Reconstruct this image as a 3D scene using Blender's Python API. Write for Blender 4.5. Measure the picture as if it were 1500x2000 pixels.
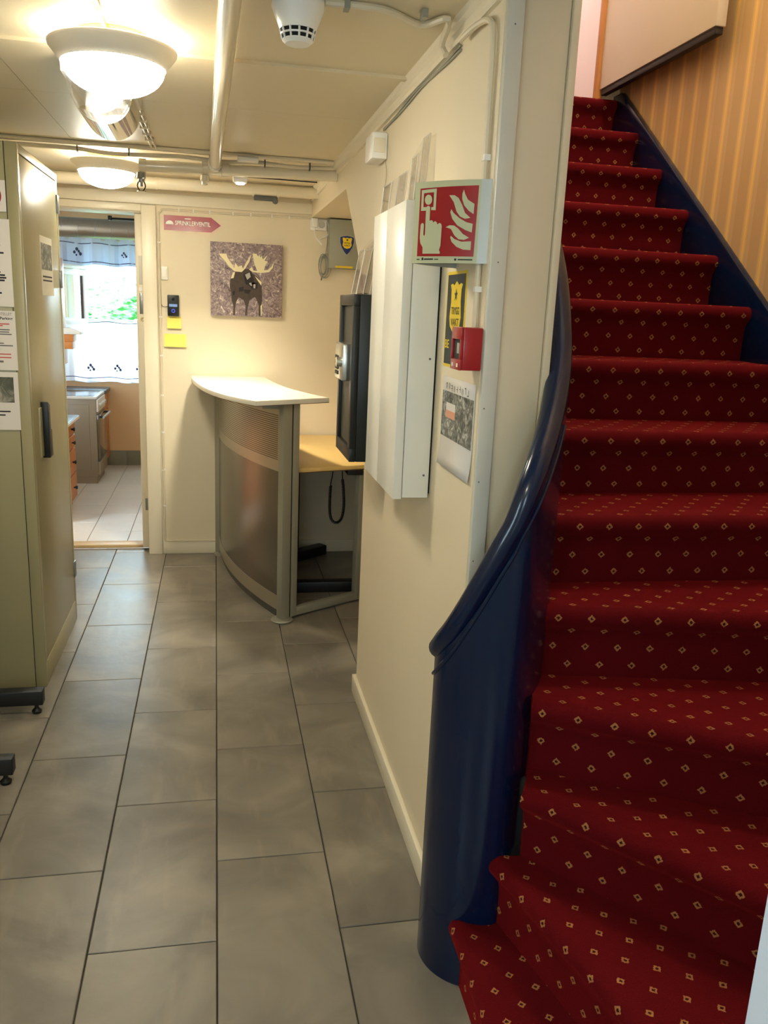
import bpy, bmesh, math, random
import numpy as np
from mathutils import Vector, Matrix
from mathutils.geometry import tessellate_polygon
random.seed(7)
for o in list(bpy.data.objects): bpy.data.objects.remove(o)
scene = bpy.context.scene
COL = scene.collection
PI = math.pi

def lin(c):
    c /= 255.0
    return c/12.92 if c <= .04045 else ((c+.055)/1.055)**2.4
def C(r, g, b): return (lin(r), lin(g), lin(b), 1)

# ------------------------------------------------------------------ camera
cam_f, pitch, yaw, roll = 1615.97, 0.238386, 0.205397, 0.0440004
cd = bpy.data.cameras.new('camera'); cam = bpy.data.objects.new('camera', cd); COL.objects.link(cam)
cp, sp, cy_, sy_ = math.cos(pitch), math.sin(pitch), math.cos(yaw), math.sin(yaw)
fwd = Vector((sy_*cp, cy_*cp, -sp)); rgt = Vector((cy_, -sy_, 0)); upv = rgt.cross(fwd)
r2 = math.cos(roll)*rgt + math.sin(roll)*upv; u2 = -math.sin(roll)*rgt + math.cos(roll)*upv
cam.matrix_world = Matrix(((r2.x, u2.x, -fwd.x, .00427), (r2.y, u2.y, -fwd.y, 0), (r2.z, u2.z, -fwd.z, 1.5136), (0, 0, 0, 1)))
cd.sensor_fit = 'HORIZONTAL'; cd.sensor_width = 36; cd.lens = cam_f/1500*36; cd.clip_start = .02
scene.camera = cam

# ------------------------------------------------------------------ world, exposure
vs = scene.view_settings
vs.view_transform = 'Standard'; vs.look = 'None'; vs.gamma = 1; vs.use_curve_mapping = False
vs.exposure = 0.35
W = bpy.data.worlds.new('sky'); scene.world = W; W.use_nodes = True
bg = W.node_tree.nodes['Background']; bg.inputs[0].default_value = (.70, .86, 1.0, 1); bg.inputs[1].default_value = 13.0
LAMP = 46.0          # opal ceiling lamp emission
STAIR_W = 46.0       # stairwell lamp watts
SPOT_W = 85.0
def portal(name, loc, rot, sx, sy):
    l = bpy.data.lights.new(name, 'AREA'); l.shape = 'RECTANGLE'; l.size = sx; l.size_y = sy
    l.cycles.is_portal = True
    o = bpy.data.objects.new(name, l); o.location = loc; o.rotation_euler = rot; COL.objects.link(o)
XL_ = -1.45
portal('kitchen_window_portal', (-.84, 8.25, 1.42), (-PI/2, 0, 0), 1.1, 1.3)
portal('added_window_portal', (XL_-.12, -.05, 1.35), (0, -PI/2, 0), .6, .6)  # portal of the added left-wall window
portal('entrance_portal', (-.35, -1.75, 1.5), (PI/2, 0, 0), .5, .75)

# ------------------------------------------------------------------ materials
MATS = {}
class NT:
    def __init__(s, name):
        m = bpy.data.materials.new(name); m.use_nodes = True; s.m = m; s.t = m.node_tree; s.n = s.t.nodes; s.l = s.t.links
        s.b = s.n['Principled BSDF']; s.out = s.n['Material Output']; MATS[name] = m
    def node(s, ty, **k):
        n = s.n.new(ty)
        for a, b in k.items(): setattr(n, a, b)
        return n
    def link(s, a, b): s.l.new(a, b)
    def math(s, op, a, b=None):
        n = s.node('ShaderNodeMath', operation=op)
        for i, v in enumerate((a, b)):
            if v is None: continue
            if isinstance(v, (int, float)): n.inputs[i].default_value = v
            else: s.link(v, n.inputs[i])
        return n.outputs[0]
    def mix(s, f, a, b):
        n = s.node('ShaderNodeMix', data_type='RGBA')
        for i, v in ((0, f), (6, a), (7, b)):
            if isinstance(v, (int, float, tuple)): n.inputs[i].default_value = v
            else: s.link(v, n.inputs[i])
        return n.outputs[2]
def mat(name, col, rough=.5, metal=0, var=0, vscale=4, bump=0, bscale=60, spec=.5, coat=0, aniso=None):
    t = NT(name); b = t.b
    b.inputs['Roughness'].default_value = rough; b.inputs['Metallic'].default_value = metal
    b.inputs['Specular IOR Level'].default_value = spec
    if coat: b.inputs['Coat Weight'].default_value = coat; b.inputs['Coat Roughness'].default_value = .08
    tc = t.node('ShaderNodeTexCoord')
    if var:
        n = t.node('ShaderNodeTexNoise'); n.inputs['Scale'].default_value = vscale; n.inputs['Detail'].default_value = 5
        t.link(tc.outputs['Object'], n.inputs['Vector'])
        c2 = tuple(max(0, v*(1-var)) for v in col[:3])+(1,); c1 = tuple(min(1, v*(1+var)) for v in col[:3])+(1,)
        t.link(t.mix(n.outputs['Fac'], c2, c1), b.inputs['Base Color'])
    else: b.inputs['Base Color'].default_value = col
    if bump:
        n = t.node('ShaderNodeTexNoise'); n.inputs['Scale'].default_value = bscale; n.inputs['Detail'].default_value = 3
        if aniso:
            mp = t.node('ShaderNodeMapping'); mp.inputs['Scale'].default_value = aniso
            t.link(tc.outputs['Object'], mp.inputs[0]); t.link(mp.outputs[0], n.inputs['Vector'])
        else: t.link(tc.outputs['Object'], n.inputs['Vector'])
        bp = t.node('ShaderNodeBump'); bp.inputs['Strength'].default_value = bump; bp.inputs['Distance'].default_value = .003
        t.link(n.outputs['Fac'], bp.inputs['Height']); t.link(bp.outputs[0], b.inputs['Normal'])
    return t.m
def emit(name, col, s):
    t = NT(name); e = t.node('ShaderNodeEmission'); e.inputs[0].default_value = col; e.inputs[1].default_value = s
    t.link(e.outputs[0], t.out.inputs[0]); return t.m

WARM = (1, .93, .74, 1)
mat('wall_cream', C(232, 218, 190), .55, var=.03, vscale=2, bump=.12, bscale=90)
mat('trim_cream', C(236, 226, 202), .35, bump=.05, bscale=40)
mat('daylight_tinted_paint', C(206, 218, 238), .5)  # cool daylight on the near right wall, painted into its colour
mat('trim_grey', C(206, 204, 192), .4)
mat('post_panel', C(214, 200, 172), .42, var=.03, bump=.05)
mat('ceiling_paint', C(222, 208, 178), .42, var=.03, vscale=1.5, bump=.05, bscale=50)
mat('pipe_white', C(228, 216, 190), .22, coat=.3)
mat('white_plastic', C(246, 243, 236), .35)
mat('cable_white', C(222, 210, 184), .45)
mat('cable_grey', C(150, 148, 132), .5)
mat('black_rubber', C(14, 15, 17), .45)
mat('black_gap', C(8, 8, 8), .8)
mat('blue_lacquer', C(2, 23, 54), .22, spec=.35, coat=.25, var=.08, vscale=6, bump=.03, bscale=25)
mat('grout', C(62, 58, 52), .85, bump=.2)
mat('locker_paint', C(160, 152, 116), .3, var=.03, vscale=3, bump=.04, bscale=30)
mat('white_metal', C(240, 238, 228), .3)
mat('grey_metal', C(176, 174, 166), .42, var=.03)
mat('safe_black', C(16, 20, 20), .4, bump=.05, bscale=200)
mat('safe_door', C(62, 62, 54), .5, bump=.05, bscale=200)
mat('silver', C(206, 206, 200), .25, metal=.9)
mat('chrome', C(225, 222, 215), .06, metal=1)
mat('brass', C(196, 160, 92), .25, metal=.9)
mat('steel_grey', C(140, 142, 140), .35, metal=.7)
mat('alu_post', C(156, 154, 140), .45, metal=.25)
mat('plinth_grey', C(84, 84, 80), .5)
mat('counter_white', C(245, 240, 226), .25, coat=.2)
mat('edge_brown', C(112, 84, 52), .5)
mat('paper', C(226, 220, 214), .7)
mat('paper_warm', C(232, 226, 210), .7)
mat('ink', C(30, 30, 32), .7)
mat('ink_grey', C(110, 108, 110), .7)
mat('salmon_print', C(228, 164, 136), .7)
mat('ink_red', C(200, 90, 84), .7)
mat('note_yellow', C(246, 232, 112), .7)
mat('red_plastic', C(168, 20, 24), .3, coat=.2)
mat('red_print', C(160, 12, 22), .35)
mat('red_sign', C(150, 26, 44), .2, coat=.5)
mat('lumi_white', C(196, 200, 164), .4)
mat('alu_sheet', C(190, 196, 196), .35, metal=.15)
mat('black_print', C(36, 38, 36), .45)
mat('yellow_print', C(240, 206, 30), .45)
mat('blue_print', C(28, 44, 110), .4)
mat('white_print', C(240, 240, 232), .5)
mat('security_grey', C(150, 150, 132), .45)
mat('oak', C(196, 120, 52), .4, var=.15, vscale=9, bump=.08, bscale=30, aniso=(1, 8, 1))
mat('door_wood', C(196, 134, 74), .45, var=.12, vscale=7)
mat('door_paint', C(224, 215, 198), .45, var=.02, bump=.03)
mat('pink_wall', C(236, 224, 226), .6)
mat('dark_seal', C(38, 34, 32), .6)
mat('peach_wall', C(226, 186, 138), .6, var=.05)
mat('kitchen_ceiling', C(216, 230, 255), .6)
mat('kitchen_tile', C(214, 206, 194), .28, var=.03)
mat('kitchen_grout', C(120, 116, 112), .8)
mat('tile_skirting', C(132, 128, 108), .35)
mat('stove_side', C(140, 126, 104), .45, var=.03)
mat('stove_white', C(214, 208, 196), .3)
mat('oven_glass', C(96, 86, 66), .12, coat=.5)
mat('glass_hob', C(30, 34, 40), .08, coat=.6)
mat('worktop_dark', C(74, 78, 80), .3)
mat('window_white', C(238, 240, 240), .35)
mat('window_seal', C(104, 84, 84), .5)
mat('leaf_green', C(52, 128, 56), .5, var=.4, vscale=9)
mat('leaf_pale', C(120, 170, 110), .5, var=.3, vscale=9)
mat('branch', C(90, 70, 50), .8)
mat('lawn', C(96, 150, 80), .9, var=.2)
mat('duct_zinc', C(142, 126, 104), .35, metal=.55, var=.08)
mat('wood_threshold', C(206, 176, 128), .4, var=.1)
mat('antler', C(238, 228, 188), .7)
mat('moose_brown', C(72, 60, 54), .7, var=.45, vscale=40)
mat('moose_dark', C(34, 28, 28), .7)
mat('screen_blue', C(120, 150, 220), .2)
mat('birch', C(226, 190, 118), .35, var=.06, vscale=6, bump=.03, bscale=20, aniso=(8, 1, 1))
mat('cloth_trim', C(70, 74, 110), .8)
emit('lamp_glow', WARM, LAMP)
emit('spot_glow', WARM, 30)
emit('button_blue', (.1, .15, 1, 1), 1.2)

def tile_mat():
    t = NT('stone_tile'); tc = t.node('ShaderNodeTexCoord'); oi = t.node('ShaderNodeObjectInfo')
    sc = t.node('ShaderNodeVectorMath', operation='SCALE'); sc.inputs[0].default_value = (37, 61, 13); t.link(oi.outputs['Random'], sc.inputs['Scale'])
    ad = t.node('ShaderNodeVectorMath', operation='ADD'); t.link(tc.outputs['Object'], ad.inputs[0]); t.link(sc.outputs[0], ad.inputs[1])
    n = t.node('ShaderNodeTexNoise'); n.inputs['Scale'].default_value = 3.2; n.inputs['Detail'].default_value = 8; n.inputs['Distortion'].default_value = .9
    t.link(ad.outputs[0], n.inputs['Vector'])
    r = t.node('ShaderNodeValToRGB'); e = r.color_ramp.elements
    e[0].position = .3; e[0].color = C(106, 100, 91); e[1].position = .72; e[1].color = C(150, 141, 127)
    x = e.new(.5); x.color = C(126, 119, 108)
    t.link(n.outputs['Fac'], r.inputs[0])
    # pale diagonal veins
    mp = t.node('ShaderNodeMapping'); mp.inputs['Rotation'].default_value = (0, 0, .7); mp.inputs['Scale'].default_value = (7, 1.4, 1)
    t.link(ad.outputs[0], mp.inputs[0])
    n2 = t.node('ShaderNodeTexNoise'); n2.inputs['Scale'].default_value = 2.4; n2.inputs['Detail'].default_value = 6; t.link(mp.outputs[0], n2.inputs['Vector'])
    f = t.node('ShaderNodeMapRange'); f.inputs[1].default_value = .58; f.inputs[2].default_value = .8; f.inputs[4].default_value = .45; t.link(n2.outputs['Fac'], f.inputs[0])
    t.link(t.mix(f.outputs[0], r.outputs[0], C(168, 152, 132)), t.b.inputs['Base Color'])
    rr = t.node('ShaderNodeMapRange'); rr.inputs[3].default_value = .24; rr.inputs[4].default_value = .42; t.link(n.outputs['Fac'], rr.inputs[0]); t.link(rr.outputs[0], t.b.inputs['Roughness'])
    n3 = t.node('ShaderNodeTexNoise'); n3.inputs['Scale'].default_value = 26; n3.inputs['Detail'].default_value = 6; t.link(ad.outputs[0], n3.inputs['Vector'])
    bp = t.node('ShaderNodeBump'); bp.inputs['Strength'].default_value = .22; bp.inputs['Distance'].default_value = .004
    t.link(n3.outputs['Fac'], bp.inputs['Height']); t.link(bp.outputs[0], t.b.inputs['Normal'])
tile_mat()
def carpet_mat():
    t = NT('carpet'); uv = t.node('ShaderNodeUVMap'); uv.uv_map = 'UVMap'
    nz = t.node('ShaderNodeTexNoise'); nz.inputs['Scale'].default_value = 260; nz.inputs['Detail'].default_value = 2; t.link(uv.outputs[0], nz.inputs['Vector'])
    dv = t.node('ShaderNodeVectorMath', operation='SUBTRACT'); t.link(nz.outputs['Color'], dv.inputs[0]); dv.inputs[1].default_value = (.5, .5, .5)
    ds = t.node('ShaderNodeVectorMath', operation='SCALE'); t.link(dv.outputs[0], ds.inputs[0]); ds.inputs['Scale'].default_value = .006
    da = t.node('ShaderNodeVectorMath', operation='ADD'); t.link(uv.outputs[0], da.inputs[0]); t.link(ds.outputs[0], da.inputs[1])
    sx = t.node('ShaderNodeSeparateXYZ'); t.link(da.outputs[0], sx.inputs[0])
    PX, PY = .076, .088
    def cell(off):
        out = []
        for ax, per in ((0, PX), (1, PY)):
            q = t.math('DIVIDE', sx.outputs[ax], per); q = t.math('ADD', q, off); q = t.math('FRACT', q); q = t.math('SUBTRACT', q, .5)
            q = t.math('ABSOLUTE', q); out.append(t.math('MULTIPLY', q, per))
        return t.math('ADD', out[0], out[1])
    d = t.math('MINIMUM', cell(10.0), cell(10.5))
    ring = t.math('MULTIPLY', t.math('LESS_THAN', d, .0092), t.math('GREATER_THAN', d, .0040))
    dark = t.math('LESS_THAN', d, .0040)
    n2 = t.node('ShaderNodeTexNoise'); n2.inputs['Scale'].default_value = 500; t.link(uv.outputs[0], n2.inputs['Vector'])
    n3 = t.node('ShaderNodeTexNoise'); n3.inputs['Scale'].default_value = 5; n3.inputs['Detail'].default_value = 4; t.link(uv.outputs[0], n3.inputs['Vector'])
    base = t.mix(n2.outputs['Fac'], C(52, 3, 9), C(116, 10, 16))
    base = t.mix(t.math('MULTIPLY', n3.outputs['Fac'], .35), base, C(52, 3, 8))
    c = t.mix(t.math('MULTIPLY', ring, .8), base, C(176, 122, 76)); c = t.mix(dark, c, C(52, 14, 14))
    t.link(c, t.b.inputs['Base Color'])
    t.b.inputs['Roughness'].default_value = .95; t.b.inputs['Specular IOR Level'].default_value = .1
    t.b.inputs['Sheen Weight'].default_value = .55; t.b.inputs['Sheen Roughness'].default_value = .35; t.b.inputs['Sheen Tint'].default_value = C(190, 36, 34)
    bp = t.node('ShaderNodeBump'); bp.inputs['Strength'].default_value = .6; bp.inputs['Distance'].default_value = .003
    t.link(n2.outputs['Fac'], bp.inputs['Height']); t.link(bp.outputs[0], t.b.inputs['Normal'])
carpet_mat()
def wallpaper_mat():
    t = NT('wallpaper'); tc = t.node('ShaderNodeTexCoord'); s = t.node('ShaderNodeSeparateXYZ'); t.link(tc.outputs['Object'], s.inputs[0])
    f = t.math('FRACT', t.math('ADD', t.math('DIVIDE', s.outputs[1], .106), 20))
    def line(c, w): return t.math('LESS_THAN', t.math('ABSOLUTE', t.math('SUBTRACT', f, c)), w)
    gold = t.math('MAXIMUM', t.math('MAXIMUM', line(.821, .05), line(.737, .014)), line(.907, .014))
    band = t.math('LESS_THAN', f, .5)
    base = t.mix(band, C(216, 184, 136), C(206, 172, 124))
    t.link(t.mix(gold, base, C(246, 208, 124)), t.b.inputs['Base Color']); t.b.inputs['Roughness'].default_value = .5
wallpaper_mat()
def perforated_mat():
    t = NT('slotted_steel'); uv = t.node('ShaderNodeUVMap'); uv.uv_map = 'UVMap'; s = t.node('ShaderNodeSeparateXYZ'); t.link(uv.outputs[0], s.inputs[0])
    f = t.math('FRACT', t.math('MULTIPLY', s.outputs[1], 22)); slot = t.math('LESS_THAN', f, .42)
    a = t.math('MULTIPLY', t.math('GREATER_THAN', s.outputs[0], .12), t.math('LESS_THAN', s.outputs[0], .985)); slot = t.math('MULTIPLY', slot, a)
    g = t.math('MULTIPLY', t.math('GREATER_THAN', s.outputs[1], 0.0), 1); 
    t.link(t.mix(slot, C(168, 160, 142), C(78, 70, 56)), t.b.inputs['Base Color'])
    t.b.inputs['Metallic'].default_value = .75; t.b.inputs['Roughness'].default_value = .3
    bp = t.node('ShaderNodeBump'); bp.inputs['Strength'].default_value = .5; bp.inputs['Distance'].default_value = -.002
    t.link(slot, bp.inputs['Height']); t.link(bp.outputs[0], t.b.inputs['Normal'])
perforated_mat()
mat('smoke_panel', C(104, 98, 86), .22, metal=.6, bump=.02, bscale=30)
mat('panel_band', C(168, 162, 146), .32, metal=.6)
def acrylic():
    t = NT('acrylic'); g = t.node('ShaderNodeBsdfGlossy'); g.inputs['Roughness'].default_value = .05
    tr = t.node('ShaderNodeBsdfTransparent'); tr.inputs[0].default_value = (.985, .982, .975, 1)
    lw = t.node('ShaderNodeLayerWeight'); fr_ = t.math('ADD', t.math('MULTIPLY', t.math('POWER', lw.outputs['Facing'], 4.0), .6), .05)
    mx = t.node('ShaderNodeMixShader'); t.link(fr_, mx.inputs[0]); t.link(tr.outputs[0], mx.inputs[1]); t.link(g.outputs[0], mx.inputs[2])
    t.link(mx.outputs[0], t.out.inputs[0])
    t = NT('window_glass'); g = t.node('ShaderNodeBsdfGlossy'); g.inputs['Roughness'].default_value = .02
    tr = t.node('ShaderNodeBsdfTransparent'); tr.inputs[0].default_value = (.93, .98, .97, 1)
    lw = t.node('ShaderNodeLayerWeight'); fr_ = t.math('ADD', t.math('MULTIPLY', t.math('POWER', lw.outputs['Facing'], 4.0), .6), .04)
    mx = t.node('ShaderNodeMixShader'); t.link(fr_, mx.inputs[0]); t.link(tr.outputs[0], mx.inputs[1]); t.link(g.outputs[0], mx.inputs[2])
    t.link(mx.outputs[0], t.out.inputs[0])
    t = NT('sheer_cloth'); d = t.node('ShaderNodeBsdfDiffuse'); d.inputs[0].default_value = C(238, 240, 246)
    tl = t.node('ShaderNodeBsdfTranslucent'); tl.inputs[0].default_value = C(236, 240, 248)
    mx = t.node('ShaderNodeMixShader'); mx.inputs[0].default_value = .6; t.link(d.outputs[0], mx.inputs[1]); t.link(tl.outputs[0], mx.inputs[2])
    t.link(mx.outputs[0], t.out.inputs[0])
    t = NT('valance_cloth'); d = t.node('ShaderNodeBsdfDiffuse'); d.inputs[0].default_value = C(214, 222, 238)
    tl = t.node('ShaderNodeBsdfTranslucent'); tl.inputs[0].default_value = C(170, 196, 236)
    mx = t.node('ShaderNodeMixShader'); mx.inputs[0].default_value = .12; t.link(d.outputs[0], mx.inputs[1]); t.link(tl.outputs[0], mx.inputs[2])
    t.link(mx.outputs[0], t.out.inputs[0])
    t = NT('acrylic_edge'); d = t.node('ShaderNodeBsdfDiffuse'); d.inputs[0].default_value = C(245, 240, 230)
    tl = t.node('ShaderNodeBsdfTransparent')
    mx = t.node('ShaderNodeMixShader'); mx.inputs[0].default_value = .45; t.link(d.outputs[0], mx.inputs[1]); t.link(tl.outputs[0], mx.inputs[2])
    t.link(mx.outputs[0], t.out.inputs[0])
    t = NT('opal_rim'); t.b.inputs['Base Color'].default_value = C(236, 228, 214); t.b.inputs['Roughness'].default_value = .35
acrylic()
def photo_mat(name, cols, scale, dist=1.0):
    t = NT(name); tc = t.node('ShaderNodeTexCoord')
    n = t.node('ShaderNodeTexNoise'); n.inputs['Scale'].default_value = scale; n.inputs['Detail'].default_value = 6; n.inputs['Distortion'].default_value = dist
    n.inputs['Roughness'].default_value = .7; t.link(tc.outputs['Object'], n.inputs['Vector'])
    r = t.node('ShaderNodeValToRGB'); e = r.color_ramp.elements
    e[0].position = .32; e[0].color = cols[0]; e[1].position = .68; e[1].color = cols[-1]
    for i, c in enumerate(cols[1:-1]): x = e.new(.32+.36*(i+1)/(len(cols)-1)); x.color = c
    t.link(n.outputs['Fac'], r.inputs[0]); t.link(r.outputs[0], t.b.inputs['Base Color']); t.b.inputs['Roughness'].default_value = .6
photo_mat('canvas_print', [C(36, 30, 36), C(128, 110, 116), C(160, 142, 142), C(240, 228, 216)], 34, 1.8)
photo_mat('map_print', [C(30, 32, 30), C(116, 116, 108), C(216, 214, 206)], 44, 1.4)
photo_mat('grey_print', [C(50, 50, 48), C(110, 110, 104), C(190, 188, 180)], 40, 1.0)
photo_mat('aerial_print', [C(56, 60, 48), C(96, 98, 86), C(170, 164, 150)], 18, .8)

# ------------------------------------------------------------------ mesh helpers
WL = {}
def wl(o): return WL.get(o.name, Vector((0, 0, 0))) if o else Vector((0, 0, 0))
class MB:
    def __init__(s): s.v = []; s.f = []; s.uv = None
    def add(s, vs, fs):
        k = len(s.v); s.v += [tuple(v) for v in vs]; s.f += [tuple(i+k for i in f) for f in fs]; return s
    def box(s, x0, y0, z0, x1, y1, z1, M=None):
        x0, x1 = min(x0, x1), max(x0, x1); y0, y1 = min(y0, y1), max(y0, y1); z0, z1 = min(z0, z1), max(z0, z1)
        vs = [Vector(p) for p in ((x0,y0,z0),(x1,y0,z0),(x1,y1,z0),(x0,y1,z0),(x0,y0,z1),(x1,y0,z1),(x1,y1,z1),(x0,y1,z1))]
        if M: vs = [M @ v for v in vs]
        return s.add(vs, [(0,3,2,1),(4,5,6,7),(0,1,5,4),(1,2,6,5),(2,3,7,6),(3,0,4,7)])
    def prism(s, poly, axis, a, b):
        # poly in the two other axes (in xyz order)
        n = len(poly)
        def p(q, h):
            return {'x': (h, q[0], q[1]), 'y': (q[0], h, q[1]), 'z': (q[0], q[1], h)}[axis]
        vs = [p(q, a) for q in poly]+[p(q, b) for q in poly]
        tri = tessellate_polygon([[Vector((q[0], q[1], 0)) for q in poly]])
        fs = [tuple(t) for t in tri]+[tuple(i+n for i in reversed(t)) for t in tri]+[(i, (i+1) % n, (i+1) % n+n, i+n) for i in range(n)]
        return s.add(vs, fs)
    def tube(s, path, r, seg=8, cap=True):
        path = [Vector(p) for p in path]; n = len(path); rs = r if isinstance(r, (list, tuple)) else [r]*n
        rings = []; up = None
        for i, p in enumerate(path):
            d = (path[min(i+1, n-1)]-path[max(i-1, 0)]).normalized()
            if up is None:
                up = Vector((0, 0, 1)) if abs(d.z) < .9 else Vector((1, 0, 0))
            side = d.cross(up).normalized(); up = side.cross(d).normalized()
            rings.append([p+rs[i]*(math.cos(2*PI*k/seg)*side+math.sin(2*PI*k/seg)*up) for k in range(seg)])
        vs = [v for q in rings for v in q]; fs = []
        for i in range(n-1):
            for k in range(seg):
                a, b = i*seg+k, i*seg+(k+1) % seg; fs.append((a, b, b+seg, a+seg))
        if cap: fs += [tuple(reversed(range(seg))), tuple(range((n-1)*seg, n*seg))]
        return s.add(vs, fs)
    def lathe(s, prof, c, axis='z', seg=32, a0=0, a1=2*PI):
        full = abs(a1-a0-2*PI) < 1e-6; m = seg if full else seg+1; vs = []; fs = []
        for r, h in prof:
            for k in range(m):
                a = a0+(a1-a0)*k/seg; x, y = r*math.cos(a), r*math.sin(a)
                q = {'z': (x, y, h), 'x': (h, x, y), 'y': (x, h, y)}[axis]
                vs.append((c[0]+q[0], c[1]+q[1], c[2]+q[2]))
        for i in range(len(prof)-1):
            for k in range(seg):
                a = i*m+k; b = i*m+(k+1) % m; fs.append((a, b, b+m, a+m))
        return s.add(vs, fs)
    def cyl(s, p0, p1, r, seg=16): return s.tube([p0, p1], r, seg)
    def flat(s, polys, fn):
        for poly in polys:
            tri = tessellate_polygon([[Vector((q[0], q[1], 0)) for q in poly]])
            s.add([fn(*q) for q in poly], [tuple(t) for t in tri])
        return s
    def build(s, name, m, parent=None, bevel=0, smooth=False, fixn=True):
        vs = np.array(s.v, float); lo, hi = vs.min(0), vs.max(0)
        loc = Vector(((lo[0]+hi[0])/2, (lo[1]+hi[1])/2, lo[2]))
        me = bpy.data.meshes.new(name); me.from_pydata([tuple(v) for v in (vs-np.array(loc))], [], s.f)
        if s.uv:
            ul = me.uv_layers.new(name='UVMap')
            for l in me.loops: ul.data[l.index].uv = s.uv[l.vertex_index]
        if bevel or fixn:
            bm = bmesh.new(); bm.from_mesh(me)
            if fixn: bmesh.ops.recalc_face_normals(bm, faces=bm.faces)
            if bevel:
                es = [e for e in bm.edges if len(e.link_faces) == 2 and e.calc_face_angle(0) > .6]
                bmesh.ops.bevel(bm, geom=es, offset=bevel, segments=2, affect='EDGES', profile=.5, clamp_overlap=True)
            bm.to_mesh(me); bm.free()
        me.materials.append(MATS[m])
        if smooth or bevel:
            me.polygons.foreach_set('use_smooth', [True]*len(me.polygons)); me.set_sharp_from_angle(angle=.6)
        o = bpy.data.objects.new(name, me); COL.objects.link(o)
        o.location = loc-wl(parent)
        if parent: o.parent = parent
        WL[o.name] = loc
        return o
def thing(name, label, cat, loc, group=None):
    o = bpy.data.objects.new(name, None); o.empty_display_size = .05; COL.objects.link(o); o.location = loc; WL[o.name] = Vector(loc)
    return tag(o, label, cat, group)
def tag(o, label, cat, group=None):
    o['label'] = label; o['category'] = cat
    if group: o['group'] = group
    return o
def struct(o): o['kind'] = 'structure'; return o
def lab(o, s): o['label'] = s; return o
def Bx(name, m, parent, *b, bevel=0): return MB().box(*b).build(name, m, parent, bevel)
def text_mb(body, fn, h, w=None, bold=0):
    """text as flat mesh: laid in (u,v) units with cap height h, fitted to width w, mapped by fn(u,v)"""
    cu = bpy.data.curves.new('t', 'FONT'); cu.body = body; cu.size = 1; cu.offset = bold; cu.resolution_u = 3
    ob = bpy.data.objects.new('t', cu); COL.objects.link(ob)
    me = bpy.data.meshes.new_from_object(ob.evaluated_get(bpy.context.evaluated_depsgraph_get()))
    co = [v.co.copy() for v in me.vertices]; fs = [tuple(p.vertices) for p in me.polygons]
    bpy.data.objects.remove(ob); bpy.data.curves.remove(cu); bpy.data.meshes.remove(me)
    x0, x1 = min(c.x for c in co), max(c.x for c in co); y0, y1 = min(c.y for c in co), max(c.y for c in co)
    kx = (w/(x1-x0)) if w else h/.7; ky = h/(y1-y0)
    return MB().add([fn((c.x-x0)*kx, (c.y-y0)*ky) for c in co], fs)
def homography(src, dst):
    A = []; B = []
    for (x, y), (u, v) in zip(src, dst):
        A.append([x, y, 1, 0, 0, 0, -u*x, -u*y]); B.append(u); A.append([0, 0, 0, x, y, 1, -v*x, -v*y]); B.append(v)
    h = np.append(np.linalg.solve(np.array(A, float), np.array(B, float)), 1).reshape(3, 3)
    def f(x, y):
        q = h @ np.array([x, y, 1.0]); return q[0]/q[2], q[1]/q[2]
    return f
def smooth_path(pts, n=6):
    P = [Vector(p) for p in pts]; out = []
    for i in range(len(P)-1):
        p0, p1, p2, p3 = P[max(i-1, 0)], P[i], P[i+1], P[min(i+2, len(P)-1)]
        for k in range(n):
            t = k/n
            out.append(.5*((2*p1)+(-p0+p2)*t+(2*p0-5*p1+4*p2-p3)*t*t+(-p0+3*p1-3*p2+p3)*t**3))
    return out+[P[-1]]

# ================================================================== SETTING
CEIL = 2.15; WX = .555; BY = 5.07
XL = -1.45
# ---- hall floor with single stone tiles
floor = struct(MB().box(XL-.1, -1.7, -.08, 1.9, 5.20, -.006).build('floor', 'grout'))
TW, TL, OFF = .303, .607, (3.880, 3.575)
tm = {}
def tile_piece(x0, x1, y0, y1):
    g = .0018; x0, x1, y0, y1 = x0+g, x1-g, y0+g, y1-g
    key = (round(x1-x0, 4), round(y1-y0, 4))
    if key not in tm:
        me = bpy.data.meshes.new('tile'); hx, hy = (x1-x0)/2, (y1-y0)/2; b = .0018
        vs = [(-hx, -hy, -.006), (hx, -hy, -.006), (hx, hy, -.006), (-hx, hy, -.006), (-hx, -hy, -b), (hx, -hy, -b), (hx, hy, -b), (-hx, hy, -b),
              (-hx+b, -hy+b, 0), (hx-b, -hy+b, 0), (hx-b, hy-b, 0), (-hx+b, hy-b, 0)]
        fs = [(0, 1, 5, 4), (1, 2, 6, 5), (2, 3, 7, 6), (3, 0, 4, 7), (4, 5, 9, 8), (5, 6, 10, 9), (6, 7, 11, 10), (7, 4, 8, 11), (8, 9, 10, 11), (3, 2, 1, 0)]
        me.from_pydata(vs, [], fs); me.materials.append(MATS['stone_tile']); tm[key] = me
    o = bpy.data.objects.new('tile', tm[key]); COL.objects.link(o); o.parent = floor
    o.location = Vector(((x0+x1)/2, (y0+y1)/2, 0))-wl(floor)
for c in range(-5, 5):
    x0, x1 = c*TW, (c+1)*TW
    x1 = min(x1, 1.3)
    base = OFF[(c+2) % 2]
    k = -9
    for j in range(-3, 10):
        ya, yb = base-(j+1)*TL, base-j*TL
        ya, yb = max(ya, -1.6), min(yb, 5.194)
        if yb-ya < .05 or x0 > .55 and yb < 3.1: continue
        tile_piece(max(x0, XL-.09), x1, ya, yb)
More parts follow.
